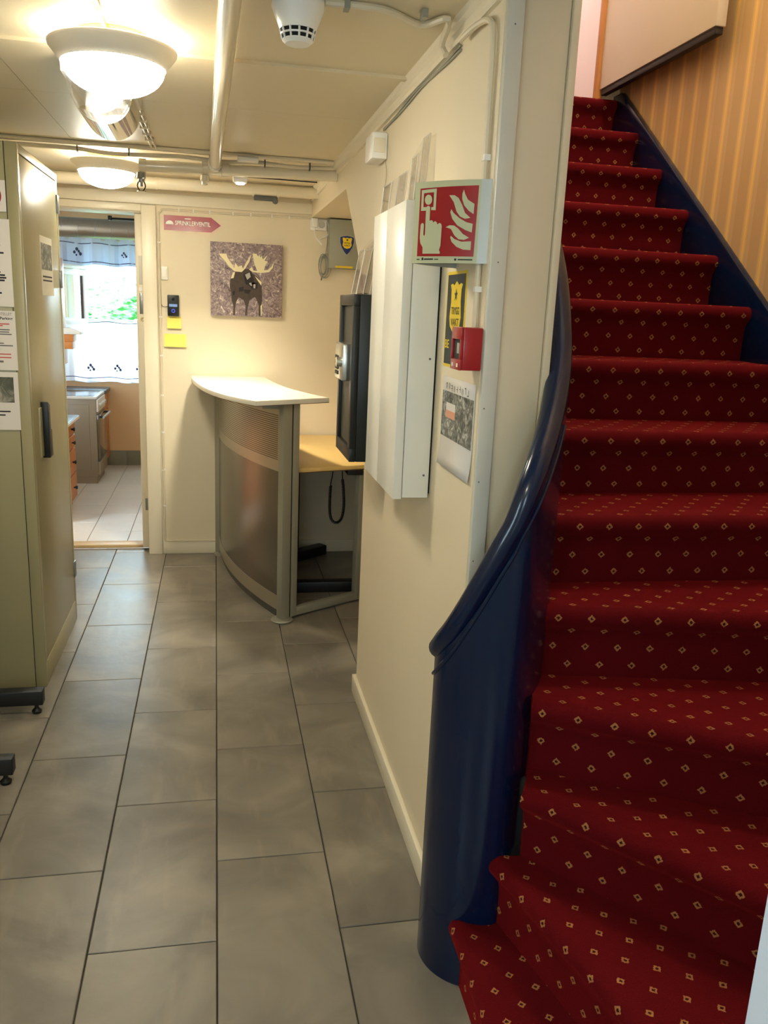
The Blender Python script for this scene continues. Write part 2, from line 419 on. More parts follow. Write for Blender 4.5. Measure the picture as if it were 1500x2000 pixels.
# ---- walls
# right wall: end post at y=1.70, free end at 3.05 under the sloping stair soffit, header over the recess
wr = MB().prism([(1.705, 0), (3.05, 0), (3.05, 1.486), (3.738, 2.014), (BY, 2.02), (BY, CEIL+.05), (1.705, CEIL+.05)], 'x', WX, .70)
struct(wr.build('wall_right', 'wall_cream'))
struct(MB().box(.553, .533, 0, 1.95, .633, 4.2).box(.553, -1.65, 0, .66, .533, CEIL+.1).build('wall_near_right', 'daylight_tinted_paint'))
struct(MB().box(.553, .633, CEIL, .70, 1.705, 4.2).build('wall_stair_left', 'wall_cream'))
struct(MB().box(.60, 1.705, CEIL+.05, .70, 3.72, 4.2).build('wall_stair_left_upper', 'wall_cream'))
wlw = MB().box(XL-.1, -1.65, 0, XL, -.35, CEIL+.1).box(XL-.1, .25, 0, XL, BY+.1, CEIL+.1).box(XL-.1, -.35, 0, XL, .25, 1.05).box(XL-.1, -.35, 1.65, XL, .25, CEIL+.1)
struct(wlw.build('wall_left', 'wall_cream'))
w2 = struct(MB().box(XL-.07, -.35, 1.05, XL-.03, -.31, 1.65).box(XL-.07, .21, 1.05, XL-.03, .25, 1.65).box(XL-.07, -.31, 1.05, XL-.03, .21, 1.09).box(XL-.07, -.31, 1.61, XL-.03, .21, 1.65).build('window_added', 'window_white'))  # unseen window added to send cool light onto the near right wall
Bx('pane', 'window_glass', w2, XL-.052, -.31, 1.09, XL-.048, .21, 1.61)
DX0, DX1, DZ = -1.06, -.40, 2.02
bw = MB().box(XL, BY, 0, DX0, BY+.12, CEIL+.1).box(DX1, BY, 0, 1.9, BY+.12, CEIL+.1).box(DX0, BY, DZ, DX1, BY+.12, CEIL+.1)
struct(bw.build('wall_back', 'wall_cream'))
# wall behind the photographer with a glazed entrance
ew = MB().box(XL, -1.75, 0, -.82, -1.65, CEIL+.1).box(.12, -1.75, 0, .66, -1.65, CEIL+.1).box(-.82, -1.75, 2.1, .12, -1.65, CEIL+.1)
struct(ew.build('wall_front', 'wall_cream'))
dr = struct(MB().box(-.82, -1.72, 0, -.58, -1.68, 2.1).box(-.12, -1.72, 0, .12, -1.68, 2.1).box(-.58, -1.72, 1.85, -.12, -1.68, 2.1).box(-.58, -1.72, 0, -.12, -1.68, 1.15).build('door_1', 'window_white'))
Bx('pane', 'window_glass', dr, -.58, -1.705, 1.15, -.12, -1.695, 1.85)
# recess ceilings and stair soffit
struct(MB().prism([(3.05, 1.486), (3.738, 2.014), (5.07, 2.02), (5.07, 2.06), (3.72, 2.06), (3.05, 1.546)], 'x', .70, 1.78).build('ceiling_recess', 'wall_cream'))
struct(MB().prism([(3.05, 0), (BY, 0), (BY, 2.03), (3.738, 2.03), (3.12, 1.55), (3.05, 1.49)], 'x', 1.3, 1.4).box(.70, 3.05, 0, 1.3, 3.12, 1.5).build('wall_recess', 'wall_cream'))
# ceiling of separate boards
ceil = struct(MB().box(XL-.1, -1.7, CEIL+.012, WX, BY+.05, CEIL+.1).build('ceiling', 'black_gap'))
ys = [-1.65, -.2, 1.2, 2.48, 3.06, BY]; xs = [XL, -.578, WX]
for i in range(len(ys)-1):
    for j in range(2):
        MB().box(xs[j]+.001, ys[i]+.001, CEIL, xs[j+1]-.001, ys[i+1]-.001, CEIL+.012).build('ceiling_panel', 'ceiling_paint', ceil)
MB().box(XL, 2.468, CEIL-.009, .535, 2.494, CEIL).build('cover_strip', 'ceiling_paint', ceil)
MB().box(XL, 1.188, CEIL-.004, .545, 1.212, CEIL).build('cover_strip', 'ceiling_paint', ceil)
# cove moulding along right wall
prof = [(WX, 2.11), (WX-.010, 2.11), (WX-.012, 2.120), (WX-.006, 2.124), (WX-.014, 2.134), (WX-.024, 2.140), (WX-.030, CEIL), (WX, CEIL)]
struct(MB().prism([(p[0], p[1]) for p in prof], 'y', 1.70, BY).build('trim_1', 'trim_cream', bevel=0))
# baseboards
struct(MB().box(.540, 1.72, 0, WX, 3.055, .075).box(.540, 3.055, 0, .70, 3.068, .075).build('baseboard_right', 'trim_cream', bevel=.003))
struct(MB().box(-.318, BY-.014, 0, 1.3, BY, .078).build('baseboard_back', 'trim_cream', bevel=.003))
struct(MB().box(XL, 4.0, 0, XL+.014, BY, .078).build('baseboard_left', 'trim_cream', bevel=.003))
# back wall top board and door frame
struct(MB().box(XL, BY-.02, 2.035, WX, BY, 2.095).build('trim_2', 'trim_cream', bevel=.004))
d2 = struct(MB().box(-.402, BY-.022, 0, -.322, BY, 2.03).build('door_2', 'trim_cream', bevel=.004))
lab(d2, 'cream painted frame of the kitchen doorway')
Bx('head_casing', 'trim_cream', d2, DX0, BY-.016, 1.995, -.402, BY, 2.034, bevel=.004)
Bx('lining', 'trim_cream', d2, -.445, BY+.06, .02, -.400, BY+.2, 1.989, bevel=.003)
Bx('lining', 'trim_cream', d2, DX0, BY+.001, .023, DX0+.04, BY+.2, 1.989, bevel=.003)
Bx('head_lining', 'trim_cream', d2, DX0, BY+.001, 1.990, -.400, BY+.2, 2.019, bevel=.003)
yj = BY+.0595
def plate(z0, z1, x0=-.434, x1=-.410, m='steel_grey'):
    p = Bx('strike_plate', m, d2, x0, yj-.002, z0, x1, yj+.002, z1, bevel=.0015); return p
plate(1.435, 1.555, -.428, -.406); plate(.26, .335, -.424, -.406); plate(1.60, 1.76, -.428, -.410, 'trim_grey')
MB().lathe([(.0, -.003), (.012, -.003), (.012, 0), (.009, .0)], (-.420, yj, 1.575), 'y', 16).build('lock_ring', 'white_plastic', d2)
MB().lathe([(.006, -.003), (.012, -.003), (.012, 0)], (-.413, yj, 1.405), 'y', 16).build('lock_ring', 'brass', d2)
th = MB().box(DX0, 5.195, 0, -.40, 5.29, .022).build('door_threshold', 'wood_threshold', bevel=.004)
th['kind'] = 'structure'
# white post boards on the wall end beside the stairs
struct(MB().box(.556, 1.690, 0, .590, 1.708, CEIL).build('trim_3', 'trim_grey', bevel=.002))
struct(MB().box(.590, 1.700, 0, .688, 1.708, CEIL).build('trim_4', 'post_panel', bevel=.002))
struct(MB().box(.690, 1.692, 1.255, .706, 1.716, CEIL+.05).build('trim_5', 'post_panel', bevel=.002))
tg = MB()
for z in (.98, 1.16, 1.32, 1.62, 2.06): tg.lathe([(0, -.001), (.0014, -.0006), (.0018, 0)], (.564+.008*(z > 1.5), 1.690, z), 'y', 8)
tgo = tg.build('screw_heads', 'ink_grey'); tgo.parent = bpy.data.objects['trim_3']; tgo.location = tgo.location-bpy.data.objects['trim_3'].location

# ================================================================== STAIRS
RISE, GO = .1752, .2325
nos = {1: ((.519, 1.545), (.503, .64)), 2: ((.592, 1.515), (.797, .64)), 3: ((.640, 1.487), (1.36, .64)), 4: ((.672, 1.545), (1.728, .958)),
       5: ((.715, 1.660), (1.728, 1.473)), 6: ((.715, 1.806), (1.728, 1.775))}
for k in range(7, 15): nos[k] = ((.715, 1.806+GO*(k-6)), (1.728, 1.806+GO*(k-6)))
nos[15] = ((.715, 4.4), (1.728, 4.4))
stairs = thing('staircase', 'carpeted winding staircase with red diamond-patterned carpet climbing beside the striped wallpaper', 'staircase', (1.1, 1.6, 0))
def step(k):
    A, B = [Vector((*p, 0)) for p in nos[k]]; A2, B2 = [Vector((*p, 0)) for p in nos[k+1]]
    d = (B-A).normalized(); out = Vector((d.y, -d.x, 0))
    d2 = (B2-A2).normalized(); out2 = Vector((d2.y, -d2.x, 0))
    z = k*RISE; N = 24
    prof = [(.030, -RISE-.004), (.030, -.12), (.029, -.085), (.024, -.062), (.012, -.048), (.003, -.038), (0, -.026), (.003, -.014), (.010, -.005), (.022, 0)]
    # arc length for the riser
    mb = MB(); uvs = []; rows = []
    L = [0]
    for i in range(1, len(prof)): L.append(L[-1]+math.hypot(prof[i][0]-prof[i-1][0], prof[i][1]-prof[i-1][1]))
    nt = 5
    for i in range(N+1):
        t = i/N; P = A.lerp(B, t); Q = A2.lerp(B2, t)-out2*.034
        row = []
        for (dd, dz), l in zip(prof, L): row.append((P-out*dd+Vector((0, 0, z+dz)), (t*(B-A).length, l)))
        F = P-out*.022
        depth = (Q-F).length
        for q in range(1, nt+1):
            X = F.lerp(Q, q/nt); wob = -.003*math.sin(PI*q/nt)
            s = (X-A).dot(d)
            row.append((X+Vector((0, 0, z+wob)), (s, L[-1]+(X-F).length)))
        rows.append(row)
    m = len(rows[0])
    ko = k*.31
    for row in rows:
        for p, uvv in row: mb.v.append(tuple(p)); uvs.append((uvv[0]+.013*k, uvv[1]+ko))
    for i in range(N):
        for j in range(m-1):
            a = i*m+j; mb.f.append((a, a+m, a+m+1, a+1))
    # close ends and underside so each step is a solid block
    for side, row in ((0, rows[0]), (N, rows[N])):
        base = len(mb.v); zb = z-RISE-.03
        for p, uvv in (row[0], row[-1]): mb.v.append((p.x, p.y, zb)); uvs.append((uvv[0], uvv[1]))
        idx = [side*m+j for j in range(m)]+[base+1, base]
        mb.f.append(tuple(idx))
        if side == 0: b0 = base
        else: b1 = base
    mb.f.append((0, b0, b1, N*m)); mb.f.append((b0, b0+1, b1+1, b1)); mb.f.append((m-1, N*m+m-1, b1+1, b0+1))
    mb.uv = uvs
    return mb.build('carpeted_step', 'carpet', stairs, smooth=True)
for k in range(1, 15): step(k)
# blue wall stringer
def nz(y): return RISE*(6+(y-1.806)/GO)
pts_top = [(1.75, nz(1.75)+.055), (3.64, nz(3.64)+.04), (3.72, nz(3.64)+.04)]
pts = pts_top+[(3.72, 2.2), (3.5, 2.1), (1.75, .78)]
MB().prism(pts, 'x', 1.728, 1.752).build('wall_stringer', 'blue_lacquer', stairs, bevel=.004)
MB().prism([(.72, .62), (1.2, .80), (1.75, nz(1.75)+.055), (1.75, .2), (.72, 0)], 'x', 1.728, 1.752).build('wall_stringer', 'blue_lacquer', stairs, bevel=.004)
# wallpaper wall, landing, upper surroundings
struct(MB().box(1.755, .533, 0, 1.86, 3.735, 4.2).build('wall_stair_right', 'wallpaper'))
struct(MB().box(1.755, 3.735, 2.0, 1.86, 4.7, 4.2).build('wall_landing_right', 'pink_wall'))
struct(MB().box(.6, .533, 4.2, 1.95, 5.0, 4.3).build('ceiling_stair', 'ceiling_paint'))
struct(MB().box(.6, 4.6, 2.3, 1.86, 4.7, 4.2).build('wall_landing', 'pink_wall'))
struct(MB().box(.6, 4.42, 2.3, 1.755, 4.6, 2.45).build('floor_landing', 'door_wood'))
struct(MB().box(.60, 3.72, 2.06, .70, 4.6, 4.2).build('wall_landing_left', 'pink_wall'))
# balustrade: round capped wall end with a helical top and handrail
NC = Vector((.612, 1.645)); NR = .132
bal = thing('stair_balustrade', 'glossy dark blue curved stair balustrade with rounded handrail wrapping the wall end', 'balustrade', (NC.x, NC.y, 0))
HA = [170, 180, 200, 210, 220, 230, 240, 250, 260, 270]
HZ = [.786, .800, .846, .878, .916, .960, 1.008, 1.058, 1.107, 1.155]
ctrl = []
for q in range(10):
    a = 172+10*q; ar_ = math.radians(a)
    ctrl.append((NC.x+.123*math.cos(ar_), NC.y+.123*math.sin(ar_), float(np.interp(a, HA, HZ))))
ctrl += [(.613, 1.525, 1.176), (.636, 1.546, 1.220), (.665, 1.587, 1.263), (.695, 1.635, 1.311), (.722, 1.685, 1.366), (.743, 1.735, 1.430), (.756, 1.790, 1.513), (.763, 1.840, 1.590), (.766, 1.900, 1.668), (.764, 1.98, 1.752), (.755, 2.10, 1.855), (.750, 2.35, 2.05)]
rail = smooth_path(ctrl, 4)
npan = 4*17+1
mb = MB(); plan = []
for i in range(npan):
    d = rail[min(i+1, len(rail)-1)]-rail[max(i-1, 0)]; d.z = 0; d.normalize(); outw = Vector((d.y, -d.x, 0))
    t = min(1, max(0, (i-36)/24)); plan.append((rail[i], outw, .009+.019*t))
for p, o_, k_ in plan:
    u, w = p+o_*k_, p-o_*.018
    mb.v += [(u.x, u.y, 0), (u.x, u.y, p.z), (w.x, w.y, p.z), (w.x, w.y, 0)]
for i in range(npan-1):
    a = i*4
    for q in range(4): mb.f.append((a+q, a+4+q, a+4+(q+1) % 4, a+(q+1) % 4))
mb.f += [(0, 1, 2, 3), tuple(4*(npan-1)+q for q in (3, 2, 1, 0))]
mb.build('curved_panel', 'blue_lacquer', bal, smooth=True)
MB().tube(rail, [.024+.005*min(1, max(0, (q-40)/25)) for q in range(len(rail))], 18).build('handrail', 'blue_lacquer', bal, smooth=True)
MB().tube([p+o_*(k_+.001)-Vector((0, 0, .062)) for p, o_, k_ in plan[:56]], .0045, 8).build('bead', 'blue_lacquer', bal, smooth=True)
MB().prism([(1.66, 0), (3.0, 0), (3.0, 2.25), (2.1, 1.66), (1.74, 1.36), (1.66, 1.28)], 'x', .704, .735).build('inner_stringer', 'blue_lacquer', bal)

# ---- open door at the top of the stairs
dt = thing('panel_door', 'plain cream door standing open at the top of the stairs with dark bottom seal', 'door', (1.67, 3.26, 2.48))
Bx('door_leaf', 'door_paint', dt, 1.652, 2.815, 2.49, 1.690, 3.70, 4.1, bevel=.002)
Bx('bottom_seal', 'dark_seal', dt, 1.658, 2.82, 2.466, 1.686, 3.695, 2.49, bevel=.003)
fr = struct(MB().box(1.638, 3.70, 2.455, 1.668, 3.735, 4.15).build('door_3', 'door_wood', bevel=.003)); lab(fr, 'orange varnished wooden jamb of the door above the stairs')
Bx('jamb', 'door_wood', fr, .715, 3.70, 2.455, .76, 3.80, 4.15, bevel=.003); Bx('head', 'door_wood', fr, .76, 3.70, 4.1, 1.638, 3.80, 4.15)
struct(MB().box(1.669, 3.71, 2.2, 1.755, 3.735, 4.2).build('wall_landing_front', 'wall_cream'))
# stairwell lamp (above the frame)
sl = thing('stairwell_lamp', 'round opal ceiling lamp high above the stairs', 'lamp', (1.35, 2.15, 4.2))
MB().lathe([(.15, 4.2), (.155, 4.19), (.15, 4.18), (.10, 4.17), (0, 4.165)], (1.35, 2.15, 0), 'z', 24).build('diffuser', 'opal_rim', sl, smooth=True)
ld = bpy.data.lights.new('stairwell_bulb', 'POINT'); ld.energy = STAIR_W; ld.color = (1, .92, .76); ld.shadow_soft_size = .12
lo = bpy.data.objects.new('stairwell_bulb', ld); lo.location = (1.35, 2.15, 4.02); COL.objects.link(lo)

ll = thing('added_landing_lamp', 'added unseen round opal lamp brightening the upper landing', 'lamp', (1.1, 4.2, 4.2))  # unseen lamp added to brighten the landing beyond the upper door
MB().lathe([(.12, 4.2), (.12, 4.19), (.08, 4.18), (0, 4.178)], (1.1, 4.2, 0), 'z', 24).build('diffuser', 'opal_rim', ll, smooth=True)
l2 = bpy.data.lights.new('added_landing_light', 'POINT'); l2.energy = 16; l2.color = (1, .95, .92); l2.shadow_soft_size = .1
lo2 = bpy.data.objects.new('added_landing_light', l2); lo2.location = (1.1, 4.2, 4.0); COL.objects.link(lo2)

# ================================================================== CEILING LAMPS
def ceiling_lamp(label, x, y):
    t = thing('ceiling_lamp', label, 'lamp', (x, y, CEIL), 'opal ceiling lamps in the hall')
    MB().lathe([(0, CEIL), (.09, CEIL), (.092, CEIL-.02), (.086, CEIL-.028), (0, CEIL-.028)], (x, y, 0), 'z', 28).build('base_ring', 'brass', t, smooth=True)
    MB().lathe([(.150, CEIL-.026), (.156, CEIL-.030), (.155, CEIL-.036), (.127, CEIL-.072), (.120, CEIL-.070), (.148, CEIL-.033), (.150, CEIL-.026)], (x, y, 0), 'z', 40).build('rim', 'opal_rim', t, smooth=True)
    pr = [(.124*math.cos(a), CEIL-.071-.070*math.sin(a)) for a in [i*PI/2/10 for i in range(11)]]
    MB().lathe(pr, (x, y, 0), 'z', 40).build('diffuser', 'lamp_glow', t, smooth=True)
    l = bpy.data.lights.new('bulb', 'POINT'); l.energy = 1.2; l.color = (1, .93, .75); l.shadow_soft_size = .035
    o = bpy.data.objects.new('bulb', l); o.location = (x, y, CEIL-.042); COL.objects.link(o)
ceiling_lamp('glowing round opal ceiling lamp nearest the camera, above the chrome half cylinder', -.243, 2.37)
ceiling_lamp('glowing round opal ceiling lamp close to the kitchen doorway, partly behind the cables', -.485, 4.25)
ceiling_lamp('round opal ceiling lamp overhead near the entrance, out of view', -.35, .1)
# chrome half cylinder under the ceiling
ch = thing('emergency_luminaire', 'chrome half-cylinder emergency light mounted under the ceiling behind the large lamp', 'light', (-.315, 2.8, 2.0))
def halfcyl(r, y0, y1, n=20):
    return [(-.315+r*math.cos(PI+PI*i/n), 2.085+(r*.95)*math.sin(PI+PI*i/n)) for i in range(n+1)]
o_, i_ = halfcyl(.083, 0, 0), halfcyl(.080, 0, 0)
MB().prism([(-.398, CEIL)]+o_+[(-.232, CEIL), (-.235, CEIL)]+list(reversed(i_))+[(-.395, CEIL)], 'y', 2.72, 2.98).build('reflector', 'chrome', ch, smooth=True)
MB().prism(halfcyl(.078, 0, 0)+[(-.237, 2.10), (-.393, 2.10)], 'y', 2.60, 2.72).build('clear_end', 'acrylic', ch, smooth=True)
Bx('mount', 'white_plastic', ch, -.405, 2.58, 2.105, -.225, 2.99, CEIL, bevel=.004)
# small lamp leads and chain on the ceiling
tag(MB().cyl((-.251, 1.0, CEIL-.008), (-.251, 2.30, CEIL-.008), .007, 8).build('lamp_conduit', 'brass', smooth=True), 'thin metal conduit running along the ceiling to the near lamp', 'conduit')
cn = thing('cable_chain', 'pair of clipped cables along the ceiling from the near lamp to the pipe', 'cable', (-.255, 3.4, CEIL-.012))
for dx in (-.008, .008): MB().cyl((-.256+dx, 2.48, CEIL-.007), (-.250+dx, 3.90, CEIL-.007), .0045, 8).build('cable', 'cable_white', cn)
for q in range(7): Bx('clip', 'cable_white', cn, -.270, 2.98+.12*q, CEIL-.014, -.236, 2.986+.12*q, CEIL)

# ================================================================== PIPES AND CABLES
sp_ = thing('sprinkler_pipe', 'white sprinkler pipe under the ceiling with branch tee and two heads', 'pipe', (.02, 3.0, 2.09))
MB().cyl((.055, .6, 2.115), (.004, 4.0, 2.105), .0245, 18).build('pipe_run', 'pipe_white', sp_, smooth=True)
MB().cyl((-.305, 4.0, 2.083), (WX-.002, 4.03, 2.105), .0245, 18).build('pipe_branch', 'pipe_white', sp_, smooth=True)
for dx in (-.05, .03): MB().tube([(dx+.0, 4.003, 2.095), (dx+.035, 4.005, 2.097)], .032, 16).build('coupling', 'pipe_white', sp_, smooth=True)
MB().cyl((.004, 3.93, 2.105), (.004, 3.985, 2.105), .031, 16).build('coupling', 'pipe_white', sp_, smooth=True)
MB().tube([(-.32, 4.0, 2.083), (-.29, 4.0, 2.083)], .030, 16).build('elbow', 'pipe_white', sp_, smooth=True)
for x, z in ((-.312, 2.083), (-.04, 2.09)):
    h = MB().lathe([(.0, z-.025), (.018, z-.028), (.020, z-.05), (.014, z-.056), (.014, z-.066)]+([(.006, z-.07), (.006, z-.085)] if x < -.2 else [(0, z-.07)]), (x, 4.0, 0), 'z', 14).build('sprinkler_head', 'pipe_white' if x > -.2 else 'steel_grey', sp_, smooth=True)
    if x < -.2:
        MB().tube(smooth_path([(x-.012, 4, z-.066), (x-.017, 4, z-.085), (x-.008, 4, z-.102), (x, 4, z-.104), (x+.008, 4, z-.102), (x+.017, 4, z-.085), (x+.012, 4, z-.066)], 3), .0028, 6).build('frame_arms', 'black_rubber', h)
        MB().lathe([(0, z-.104), (.018, z-.105), (.018, z-.108), (0, z-.108)], (x, 4, 0), 'z', 12).build('deflector', 'chrome', h)
# cable run over the branch
for i, (y, z, m, r, l) in enumerate([(3.90, CEIL-.008, 'cable_white', .008, 'flat white cable conduit on the ceiling nearest the sprinkler branch'), (3.93, CEIL-.007, 'cable_white', .006, 'second white cable on the ceiling above the sprinkler branch'), (3.955, CEIL-.006, 'black_rubber', .0035, 'thin black cable on the ceiling above the sprinkler branch')]):
    pth = [(XL+.02+.2*q, y+.008*math.sin(q*1.7+i), z) for q in range(10)]+[(WX-.035, y+.01, z)]
    tag(MB().tube(pth, r, 8).build('ceiling_cable', m, smooth=True), l, 'cable', 'ceiling cables')
wc = thing('slack_cable', 'slack white cable bundle strapped above the sprinkler branch pipe', 'cable', (-.3, 3.97, 2.12))
pp = [(-1.3, 3.965, 2.132), (-1.0, 3.965, 2.126), (-.6, 3.968, 2.128), (-.42, 3.97, 2.118), (-.15, 3.975, 2.128), (.03, 3.985, 2.122), (.2, 3.985, 2.130), (.35, 3.99, 2.124), (.53, 3.995, 2.132)]
MB().tube(smooth_path(pp, 5), .009, 8).build('cable', 'cable_white', wc, smooth=True)
for x in (-.98, -.57, -.36, -.02, .22, .42): Bx('strap', 'black_rubber', wc, x, 3.955, 2.112, x+.004, 3.998, CEIL-.001)
jb0 = tag(Bx('junction_box', 'white_plastic', None, .10, 3.88, CEIL-.034, .19, 3.93, CEIL-.017, bevel=.003), 'small flat white junction box on the ceiling cables beside the sprinkler pipe', 'junction box')
# big duct near back wall
du = thing('ventilation_duct', 'thick white round pipe under the ceiling in front of the back wall', 'pipe', (0, 4.77, 2.1))
MB().cyl((XL+.02, 4.77, 2.103), (WX-.002, 4.77, 2.118), .0305, 20).build('pipe_run', 'pipe_white', du, smooth=True)
for x in (-.30, .20, .33): MB().tube([(x, 4.77, 2.112), (x+.01, 4.77, 2.112)], .033, 16).build('pipe_clip', 'pipe_white', du, smooth=True)
tag(MB().tube([(.02, 4.55, CEIL-.004), (.30, 4.56, CEIL-.004), (WX-.03, 4.57, CEIL-.004)], .003, 8).build('ceiling_cable', 'black_rubber'), 'black cable on the ceiling just in front of the thick round pipe', 'cable', 'ceiling cables')
cb = thing('cable_bracket', 'dark grey bracket with round knob hanging below the thick round pipe', 'bracket', (.27, 4.77, 2.06))
Bx('bar', 'plinth_grey', cb, .208, 4.755, 2.062, .335, 4.785, 2.084, bevel=.003)
MB().lathe([(0, 4.745), (.014, 4.747), (.016, 4.76), (0, 4.77)], (.322, 0, 2.062), 'y', 14).build('knob', 'plinth_grey', cb, smooth=True)
# spot lamp on the branch lighting the counter
st = thing('ceiling_spotlight', 'small lit white spotlight hanging beside the sprinkler pipe above the counter', 'spotlight', (.115, 4.10, 2.04))
Bx('housing', 'white_plastic', st, .085, 4.08, 2.055, .150, 4.13, 2.095, bevel=.006)
MB().cyl((.118, 4.105, 2.095), (.118, 4.105, CEIL), .008, 8).build('stem', 'white_plastic', st)
MB().lathe([(0, 2.047), (.018, 2.049), (.020, 2.055)], (.118, 4.105, 0), 'z', 16).build('lens', 'spot_glow', st, smooth=True)
sd = bpy.data.lights.new('spot_bulb', 'SPOT'); sd.energy = SPOT_W; sd.color = (1, .93, .74); sd.spot_size = math.radians(100); sd.spot_blend = .9; sd.shadow_soft_size = .06
so = bpy.data.objects.new('spot_bulb', sd); so.location = (.118, 4.105, 2.043); so.rotation_euler = (math.radians(14), math.radians(8), 0); COL.objects.link(so)
# smoke detector
sm = thing('smoke_detector', 'white conical smoke detector with slotted dark rim on the ceiling', 'detector', (.178, 1.95, CEIL))
pr = [(0, CEIL), (.055, CEIL), (.056, CEIL-.025), (.052, CEIL-.035), (.038, CEIL-.068)]
MB().lathe(pr, (.178, 1.95, 0), 'z', 32).build('body', 'white_plastic', sm, smooth=True)
MB().lathe([(.036, CEIL-.068), (.030, CEIL-.087), (0, CEIL-.087)], (.178, 1.95, 0), 'z', 32).build('chamber', 'black_gap', sm, smooth=True)
MB().lathe([(.0325, CEIL-.0855), (.033, CEIL-.088), (.026, CEIL-.094), (0, CEIL-.095)], (.178, 1.95, 0), 'z', 32).build('cap', 'white_plastic', sm, smooth=True)
for q in range(12):
    a = q*PI/6; c_, s_ = math.cos(a), math.sin(a)
    MB().tube([(.178+.038*c_, 1.95+.038*s_, CEIL-.066), (.178+.0325*c_, 1.95+.0325*s_, CEIL-.087)], .0022, 4).build('rib', 'white_plastic', sm)
MB().lathe([(.034, CEIL-.0755), (.0375, CEIL-.0755), (.0365, CEIL-.0785), (.033, CEIL-.0785)], (.178, 1.95, 0), 'z', 32).build('rim_ring', 'white_plastic', sm)
dc = thing('detector_cable', 'white conduit from the smoke detector across the ceiling to the cove moulding', 'cable', (.38, 1.95, CEIL-.01))
MB().tube(smooth_path([(.235, 1.95, CEIL-.008), (.36, 1.95, CEIL-.008), (.46, 2.02, CEIL-.008), (.505, 1.95, CEIL-.012), (.522, 2.06, CEIL-.03), (.53, 2.05, CEIL-.055)], 5), .0075, 8).build('cable', 'cable_white', dc, smooth=True)
for x in (.275, .445): Bx('clip', 'cable_grey', dc, x, 1.936, CEIL-.018, x+.012, 1.964, CEIL-.0005)
# vertical conduit beside the post, feeding the call point
cc = thing('wall_conduit', 'thin vertical white conduit on the wall beside the post above the red call point', 'conduit', (.548, 1.742, 1.49))
MB().tube(smooth_path([(.536, 1.95, 2.10), (.540, 1.85, 2.10), (.544, 1.765, 2.085), (.546, 1.742, 2.04), (.547, 1.742, 1.9), (.547, 1.742, 1.7), (.547, 1.742, 1.487)], 5), .0065, 8).build('tube', 'cable_white', cc, smooth=True)
for z in (1.82, 1.56): Bx('clip', 'white_plastic', cc, .541, 1.733, z, WX, 1.751, z+.012, bevel=.001)
# cables under the cove to the siren
cw = thing('cove_cables', 'thin grey cables clipped under the cove moulding leading to the siren box', 'cable', (.55, 2.4, 2.09))
for q in range(2):
    MB().tube([(WX-.004, 2.0+.1*i, 2.104-.006*q-.004*math.sin(i*1.1+q)-(.01*max(0, i-6)/3)) for i in range(10)], .003, 6).build('cable', 'cable_grey', cw)
jb = thing('siren_box', 'white plastic alarm siren box high on the wall under the cove moulding', 'siren', (.53, 2.89, 1.99))
Bx('housing', 'white_plastic', jb, .502, 2.835, 1.992, WX, 2.965, 2.075, bevel=.008)
Bx('grille', 'trim_cream', jb, .5085, 2.831, 2.012, .545, 2.836, 2.055, bevel=.001)
MB().tube(smooth_path([(.55, 2.86, 1.992), (.551, 2.83, 1.95), (.551, 2.86, 1.88), (.551, 2.84, 1.80), (.551, 2.83, 1.70)], 5), .0022, 6).build('lead', 'cable_white', jb)
# wall cable around the kitchen door
wcb = thing('door_cable', 'white cable clipped around the kitchen door frame and along the back wall', 'cable', (-.3, BY-.004, .07))
MB().tube(smooth_path([(-.29, BY-.0075, .085), (-.306, BY-.0075, .12), (-.308, BY-.0075, .4), (-.308, BY-.0075, 1.0), (-.308, BY-.0075, 1.6), (-.308, BY-.0075, 1.95), (-.295, BY-.0075, 2.0), (-.26, BY-.0075, 2.012), (0, BY-.0075, 2.012), (.3, BY-.0075, 2.015), (.56, BY-.0075, 2.018)], 6), .006, 8).build('cable', 'cable_white', wcb, smooth=True)
MB().tube([(-.29, BY-.018, .085), (.01, BY-.018, .085)], .004, 6).build('cable', 'cable_white', wcb)
for z in (.3, .52, .75, .97, 1.2, 1.42, 1.83): Bx('clip', 'white_plastic', wcb, -.314, BY-.013, z, -.298, BY, z+.009)
for x in (-.2, -.12, -.03, .1, .2, .32, .42): Bx('clip', 'white_plastic', wcb, x, BY-.013, 2.004, x+.008, BY, 2.022)

# ================================================================== BACK WALL THINGS
def wallfn(x0, z0, y): return lambda u, v: (x0+u, y, z0+v)
# arrow sign
sg = thing('arrow_sign', 'dark red arrow sign with white sprinkler valve lettering beside the door frame', 'sign', (-.12, BY-.003, 1.905))
MB().prism([(-.279, 1.905), (-.018, 1.905), (.036, 1.945), (-.018, 1.985), (-.279, 1.985)], 'y', BY-.004, BY-.0005).build('plate', 'red_sign', sg)
text_mb('SPRINKLERVENTIL', wallfn(-.218, 1.934, BY-.0046), .024, .196, bold=.012).build('lettering', 'white_print', sg, fixn=False)
MB().flat([[(-.270+.022+.022*math.cos(PI*i/14), 1.936+.021*math.sin(PI*i/14)) for i in range(15)]], lambda u, v: (u, BY-.0046, v)).build('dome_symbol', 'white_print', sg, fixn=False)
MB().flat([[(-.165, 1.968), (-.130, 1.968), (-.130, 1.973), (-.165, 1.973)]], lambda u, v: (u, BY-.0046, v)).build('small_print', 'white_print', sg, fixn=False)
